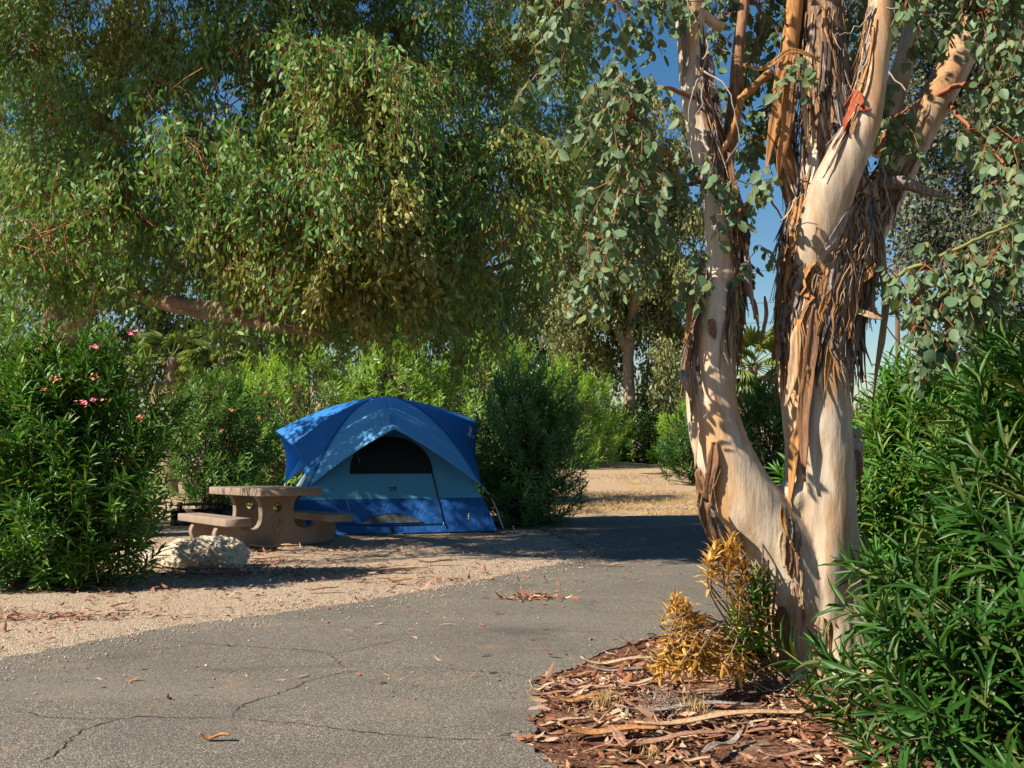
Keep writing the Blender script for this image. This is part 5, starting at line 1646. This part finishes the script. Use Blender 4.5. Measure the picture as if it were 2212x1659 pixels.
def stones():
    c = G(418, 1229)
    me = rock_mesh('boulder', [((-.44, .02, .09), (.24, .20, .14)), ((-.58, .03, .05), (.12, .14, .08)), ((-.20, .0, .14), (.26, .24, .185)), ((.06, .02, .17), (.33, .27, .17)), ((.30, .0, .165), (.25, .25, .20)), ((-.22, .0, .27), (.12, .12, .075)), ((.36, -.05, .10), (.17, .2, .14))], 3.3, .05, .013)
    o = obj('boulder', me, M['rock'])
    o.location = (c[0], c[1] + .22, -.03)
    tag(o, 'pitted pale boulder with a tapering left end on the gravel before the table', 'boulder')
    for px, py, r, sd, lab in ((1092, 1134, .085, 1.0, 'round fist sized stone beside the tent\'s right corner'), (1196, 1118, .06, 5.0, 'small grey stone under the edge of the bluish oleander'), (1660, 1497, .05, 9.0, 'small tan stone in the bark litter by the gum\'s foot'),
                               (1515, 1455, .04, 11.0, 'flat pale pebble in the bark litter near the golden shrub')):
        c = G(px, py)
        me = rock_mesh('stone', [((0, 0, r * .7), (r * 1.25, r, r * .85)), ((r * .3, 0, r * .6), (r * .9, r * .9, r * .7))], sd, r * .16, r * .12, .25)
        o = obj('stone', me, M['rock'])
        o.location = (c[0], c[1] + r * .4, -.012)
        tag(o, lab, 'stone', 'loose stones')


stones()


# ------------------------------------------------------------------ litter, straw, gravel
def flakes(pos, L, W, rng, tilt=.35):
    n = len(pos)
    a = rng.random(n) * 6.283
    d = np.stack([np.cos(a), np.sin(a), rng.normal(0, tilt * .5, n)], -1)
    nor = nrm(np.stack([rng.normal(0, tilt, n), rng.normal(0, tilt, n), np.ones(n)], -1))
    return leaves(pos, d, nor, L, W, BLADE, rng.uniform(-2.5, 2.5, n))


def litter():
    rng = np.random.default_rng(202)
    # thick under the front gum
    p = np.stack([rng.uniform(.05, 4.2, 25000), rng.uniform(3.1, 7.2, 25000), np.zeros(25000)], -1)
    ro = inside(p, RO)
    keep = (~ro) | (rng.random(len(p)) < .012)
    p = p[keep]
    bare = noise_mask(p, 1.6, .22)
    p = p[~bare | (rng.random(len(p)) < .25)]
    p[:, 2] = np.maximum(mulch_z(p), 0) + .012 + .02 * rng.random(len(p)) ** 2
    p[inside(p, RO), 2] = .022
    L = rng.uniform(.018, .08, len(p)) * np.where(rng.random(len(p)) < .12, 1.9, 1)
    tag(Geo().add(*flakes(p, L, L * rng.uniform(.06, .45, len(p)), rng, .5)).make('leaf_litter', M['litter']), 'rusty gum leaves and bark chips strewn under the peeling gum', 'litter', kind='stuff')
    # thin over the gravel of the camp site and the asphalt
    n = 6500
    p = np.stack([rng.uniform(-7, 5, n), rng.uniform(5.5, 16.8, n) , np.zeros(n)], -1)
    ro = inside(p, RO)
    p = p[(~ro & (noise_mask(p, .8, .0) | (rng.random(n) < .4))) | (ro & (rng.random(n) < .16))]
    p[:, 2] = np.where(inside(p, RO), .021, .006)
    L = rng.uniform(.03, .10, len(p)) * np.where(rng.random(len(p)) < .1, 1.8, 1)
    tag(Geo().add(*flakes(p, L, L * rng.uniform(.12, .35, len(p)), rng, .2)).make('leaf_litter', M['litter']), 'scattered fallen gum leaves on the gravel and asphalt', 'litter', kind='stuff')
    # drifts: by the boulder, by the flowering oleander, at the left edge of the path
    q = []
    for px, py, sx, sy, k in ((400, 1240, .9, .22, 500), (320, 1215, .6, .2, 260), (600, 1235, .8, .25, 260), (60, 1332, .55, .10, 260), (130, 1270, 1.0, .15, 200), (640, 1190, .7, .2, 160), (1140, 1298, .16, .05, 130), (850, 1255, .7, .12, 110), (560, 1215, .5, .15, 140), (1400, 1088, 2.0, .4, 500), (1500, 1102, 1.5, .3, 400), (1280, 1070, 1.5, .5, 350), (1440, 1042, 1.6, .7, 400), (1330, 1045, 2.0, .8, 350), (1480, 1070, 1.8, .5, 400), (1220, 1100, 1.2, .3, 250)):
        c = G(px, py)
        q.append(c + rng.normal(0, 1, (k, 3)) * (sx, sy, 0))
    p = np.concatenate(q)
    p[:, 2] = .008 + .02 * rng.random(len(p)) + np.where(inside(p, RO), .014, 0) + bank(p[:, 0], p[:, 1])
    L = rng.uniform(.04, .13, len(p))
    tag(Geo().add(*flakes(p, L, L * rng.uniform(.1, .35, len(p)), rng, .3)).make('leaf_litter', M['litter']), 'drifts of reddish fallen leaves round the boulder and oleander', 'litter', kind='stuff')
    # loose gravel along the frayed path edge and camp site
    n = 9000
    p = np.stack([rng.uniform(-7.5, 2.5, n), 5.2 + 9.5 * rng.random(n) ** 1.4, np.zeros(n)], -1)
    ro = inside(p, RO)
    p = p[~ro | (rng.random(n) < .05)]
    p[:, 2] = np.where(inside(p, RO), .018, -.004)
    e = RO[(RO[:, 1] > 5) & (RO[:, 1] < 15) & (RO[:, 0] < 1.0) & (RO[:, 1] > 7.5 + .05 * RO[:, 0]) | (RO[:, 0] < -2) & (RO[:, 1] > 5)]
    e = e[rng.integers(0, len(e), 5000)] + rng.normal(0, .3, (5000, 2)) + (0, .12)
    p = np.vstack([p, np.hstack([e, np.zeros((5000, 1))])])
    p[:, 2] = np.where(inside(p, RO), .018, -.004)
    r = rng.uniform(.003, .009, len(p))
    octa = (np.array([(1, 0, 0), (0, 1, 0), (-1, 0, 0), (0, -1, 0), (0, 0, .8), (0, 0, -.6)], float), [np.array([[0, 1, 4], [1, 2, 4], [2, 3, 4], [3, 0, 4], [1, 0, 5], [2, 1, 5], [3, 2, 5], [0, 3, 5]])])
    V = p[:, None] + octa[0][None] * r[:, None, None] * rng.uniform(.7, 1.3, (len(p), 6, 1)) + (0, 0, .004)
    F = (octa[1][0][None] + np.arange(len(p))[:, None, None] * 6).reshape(-1, 3)
    tag(obj('gravel', mesh('gravel', V.reshape(-1, 3), [F]), M['pebble']), 'loose pale gravel along the frayed edge of the asphalt', 'gravel', kind='stuff')


def noise_mask(p, sc, th):
    return np.array([noise.noise(Vector((q[0] * sc, q[1] * sc, 3.3))) for q in p]) > th


def pebble_mat():
    m = N('loose_pebble')
    r = m.n('ShaderNodeNewGeometry').outputs['Random Per Island']
    return m.end(m.bsdf(m.ramp(r, [(.1, (.22, .17, .13)), (.5, (.38, .30, .23)), (.9, (.58, .51, .43))]), .95, .15))


M['pebble'] = pebble_mat()
litter()


def straw():
    rng = np.random.default_rng(303)
    # sunlit dead grass on the clearing: low tufts in ragged windrows
    c = []
    for k in range(1700):
        px, py = rng.uniform(1150, 1600), 1018 + 96 * rng.random() ** .7
        g = G(px, py)
        if noise.noise(Vector((g[0] * .55, g[1] * .5, 1))) > -.12:
            c.append(g)
    for k in range(500):
        g = G(rng.uniform(250, 640), rng.uniform(1012, 1085))
        if noise.noise(Vector((g[0] * .6, g[1] * .6, 2))) > 0:
            c.append(g)
    c = np.repeat(np.array(c), 14, 0)
    n = len(c)
    p = c + rng.normal(0, .11, (n, 3)) * (1.6, 1, 0)
    p[:, 2] = bank(p[:, 0], p[:, 1]) - .008
    d = nrm(rng.normal(0, .8, (n, 3)) * (1, 1, .2) + (0, 0, .55))
    d[:, 2] = np.abs(d[:, 2])
    L = rng.uniform(.05, .17, n)
    tag(Geo().add(*leaves(p, d, rdir(rng, n), L, .007, LANCE, 2.0)).make('dry_grass', M['straw']), 'flattened golden dead grass across the sunlit clearing', 'grass', kind='stuff')

    def tuft(px, py, k, h, mat, lab, group, spread=.03, w=.004):
        g = G(px, py)
        g[2] = max(0, float(mulch_z(g[None])[0]))
        p = g + rng.normal(0, spread, (k, 3)) * (1, 1, 0)
        d = nrm(rng.normal(0, .28, (k, 3)) + (0, 0, 1.0))
        o = Geo().add(*leaves(p, d, rdir(rng, k), h * rng.uniform(.6, 1.1, k), w, LANCE, 1.5)).make('grass_tuft', M[mat])
        tag(o, lab, 'grass tuft', group)
    tuft(1302, 1538, 60, .12, 'straw', 'upright blond grass tuft in the bark litter left of the grey twigs', 'dry grass tufts')
    tuft(1500, 1560, 60, .13, 'straw', 'pale blond grass tuft at the right side of the grey twigs', 'dry grass tufts')
    tuft(1405, 1640, 45, .08, 'straw', 'short grass tuft near the bottom edge of the bark litter', 'dry grass tufts')
    # grey dead twiggy weed
    for px, py, h, lab in ((1445, 1545, .17, 'grey leafless twiggy weed in the middle of the bark litter'), (1010, 1118, .001, None)):
        if lab is None:
            continue
        g = G(px, py)
        gg = Geo()
        for k in range(70):
            a = g + rng.normal(0, .05, 3) * (1.6, 1, 0)
            e = nrm(rng.normal(0, .65, 3) * (1, 1, .4) + (0, 0, .8))
            m = a + e * h * rng.uniform(.4, .9)
            gg.add(*twigs([a], [m], .0025, .0018))
            for q in range(3):
                f = nrm(e + rng.normal(0, .55, 3))
                s = a + (m - a) * rng.uniform(.4, 1)
                gg.add(*twigs([s], [s + f * h * rng.uniform(.25, .5)], .0016, .0008))
        tag(gg.make('dead_weed', M['twig_grey']), lab, 'dead weed')
    # bent red twigs standing out of the gravel by the boulder
    for px, py, hx, lab in ((375, 1262, 12, 'thin red twig poking up from the gravel below the boulder'), (425, 1258, 14, 'small red twig poking up beside the boulder\'s shadow'), (365, 1195, 16, 'thin brown twig leaning up left of the boulder')):
        g = G(px, py)
        s = spline([g, g + (.03, 0, .06), g + (.02 + .003 * hx, 0, .14), g + (.06, 0, .2)], 10)
        tag(obj('fallen_twig', mesh('fallen_twig', *tube(s, np.linspace(.005, .002, 10), 5)), M['twig_red']), lab, 'twig', 'twigs by the boulder')


straw()


def fallen_strips():
    rng = np.random.default_rng(404)

    def strip(a, ang, L, w, mat, lab, arch=.02, curl=.5, group='fallen bark strips', z0=.02, bend=0.0):
        n = 16
        u = np.linspace(-.5, .5, n)
        an = ang + bend * u * 2
        st = np.stack([np.cos(an), np.sin(an), np.zeros(n)], -1) * (L / n)
        p = np.cumsum(st, 0) - st.sum(0) / 2 + a
        p[:, 2] = z0 + np.abs(arch) * (.5 + .5 * np.sin(u * 7 + ang * 3)) + (np.abs(u) * 2) ** 3 * arch
        side = np.stack([-np.sin(an), np.cos(an), np.zeros(n)], -1)
        v = np.array((-1, -.5, 0, .5, 1.0))
        W = w / 2 * np.clip(1.6 - np.abs(u) * 2.4, .25, 1)[:, None] * (1 + .14 * rng.normal(0, 1, (n, 5)))
        V = p[:, None] + side[:, None] * (v[None, :, None] * W[..., None]) + np.array((0, 0, 1.0)) * ((v ** 2 * curl)[None, :, None] * W[..., None])
        i = np.arange(n - 1)[:, None] * 5 + np.arange(4)[None]
        F = np.stack([i, i + 1, i + 6, i + 5], -1).reshape(-1, 4)
        o = obj('bark_strip', mesh('bark_strip', V.reshape(-1, 3), [F]), M[mat])
        so = o.modifiers.new('thickness', 'SOLIDIFY')
        so.thickness = .004
        so.offset = 1
        tag(o, lab, 'bark strip', group)
    cols = ('strip_pink', 'strip_brown', 'strip_tan', 'strip_orange', 'strip_grey')
    for k in range(110):
        while True:
            a = np.array((rng.uniform(.15, 2.1), rng.uniform(3.9, 6.2), 0))
            if not inside(a[None], RO)[0]:
                break
        strip(a, rng.normal(0, .45), rng.uniform(.10, .38), rng.uniform(.012, .042), cols[int(rng.choice(5, p=(.36, .28, .16, .1, .1)))], 'curled piece of shed bark among many in the litter under the peeling gum', .015, rng.uniform(-.4, .5),
              'shed bark in the litter bed', float(max(0, mulch_z(a[None])[0])) + .018, rng.normal(0, .35))
    for px, py, ang, L, w, mat, lab in (
            (1310, 1608, -.05, .50, .07, 'strip_orange', 'broad orange bark slab pointing at the asphalt edge'), (1170, 1440 + 63, .0, .16, .03, 'strip_tan', 'yellowish bark chip at the corner of the litter bed'),
            (1330, 1452, .1, .5, .05, 'strip_tan', 'long pale bark strip along the top of the litter bed'), (1250, 1530, .05, .3, .045, 'strip_orange', 'orange bark curl by the notch in the asphalt'),
            (1560, 1590, .25, 1.0, .06, 'strip_tan', 'very long arching tan bark strip running to the gum\'s foot'), (1480, 1565, .12, .75, .05, 'strip_grey', 'long greyish bark strip lying across the litter bed'),
            (1450, 1620, .3, .6, .05, 'strip_pink', 'pinkish curved bark strip near the bottom of the litter bed'), (1345, 1625, 1.9, .28, .045, 'strip_pink', 'looped brown bark curl at the bottom of the litter bed'), (1525, 1480, 1.2, .35, .03, 'strip_brown', 'upright brown bark curl before the withered shrub'),
            (1400, 1500, .35, .4, .03, 'strip_tan', 'slim tan bark strip left of the grey weed'), (1560, 1640, .9, .4, .04, 'strip_grey', 'grey bark strip by the lower right oleander')):
        a = G(px, py)
        strip(a, ang, L, w, mat, lab, .03, .3, 'fallen bark strips', .035 + float(max(0, mulch_z(a[None])[0])), rng.normal(0, .3))
    for px, py, ang, L, w, mat, lab in (
            (1140, 1295, .1, .34, .035, 'strip_brown', 'brown bark curl on the little heap of shreds on the asphalt'), (1322, 1228, .0, .22, .03, 'strip_tan', 'single pale bark strip on the asphalt beyond the heap of shreds'),
            (590, 1186, -.1, .7, .06, 'strip_tan', 'long whitish bark strip before the table\'s near support'), (640, 1195, .0, .55, .045, 'strip_grey', 'grey bark strip right of the whitish one by the table'),
            (580, 1212, .05, .8, .035, 'strip_tan', 'thin tan bark strip on the gravel right of the boulder'), (850, 1237, .1, .75, .05, 'strip_tan', 'forked tan bark strip on the gravel below the tent'), (860, 1262, -.15, .3, .04, 'strip_orange', 'orange bark piece near the asphalt edge below the tent'),
            (470, 1245, .05, .6, .05, 'strip_pink', 'pinkish bark strip beneath the boulder'), (420, 1238, -.1, .8, .05, 'strip_grey', 'grey bark strip under the front of the boulder'), (445, 1128, .9, .4, .035, 'strip_tan', 'pale bark strip leaning by the fire grate'),
            (460, 1611, .0, .16, .025, 'strip_orange', 'small orange bark chip alone on the lower asphalt'), (1060, 1160, .1, .35, .04, 'strip_pink', 'reddish bark piece at the tent\'s right front'), (1420, 1040, .0, 1.4, .12, 'strip_pink', 'pinkish bark strip by the dark rounded oleander'),
            (690, 1280, .2, .35, .03, 'strip_pink', 'reddish bark piece on the gravel between boulder and asphalt'), (940, 1219, .0, .5, .04, 'strip_brown', 'brown bark strip in the dappled shade before the tent'), (250, 1316, -.1, .2, .05, 'strip_tan', 'pale bark chip on the gravel left of the asphalt')):
        a = G(px, py)
        strip(a, ang, L, w, mat, lab, .02, .7, 'fallen bark strips', .025 + float(bank(a[0], a[1])), rng.normal(0, .3))


fallen_strips()


# ------------------------------------------------------------------ power line far beyond
def power_line():
    b = G(1941, 955 + CAM_Z * FOC / 62)
    t = thing('utility_pole', 'far brown utility pole with three wires seen right of the peeling trunk', 'utility pole', (b[0], 62, 0))
    obj('pole', mesh('pole', *tube([(b[0], 62, -.2), (b[0], 62, 6.5), (b[0] + .05, 62, 13.2)], [.17, .15, .12], 10)), M['pole_wood'], t)
    obj('crossarm', mesh('crossarm', *tube([(b[0] - .05, 60.9, 12.6), (b[0] - .05, 62, 12.62), (b[0] - .05, 63.1, 12.6)], .07, 4)), M['pole_wood'], t)
    for z, dz in ((12.75, -1.0), (10.6, -.8), (9.3, -.7)):
        x = np.linspace(b[0] - 40, b[0] + 40, 60)
        q = np.stack([x, np.full(60, 62.0), z + dz * np.sin(np.abs(x - b[0]) / 40 * PI)], -1)
        obj('wire', mesh('wire', *tube(q, .014, 4)), M['wire'], t)


power_line()
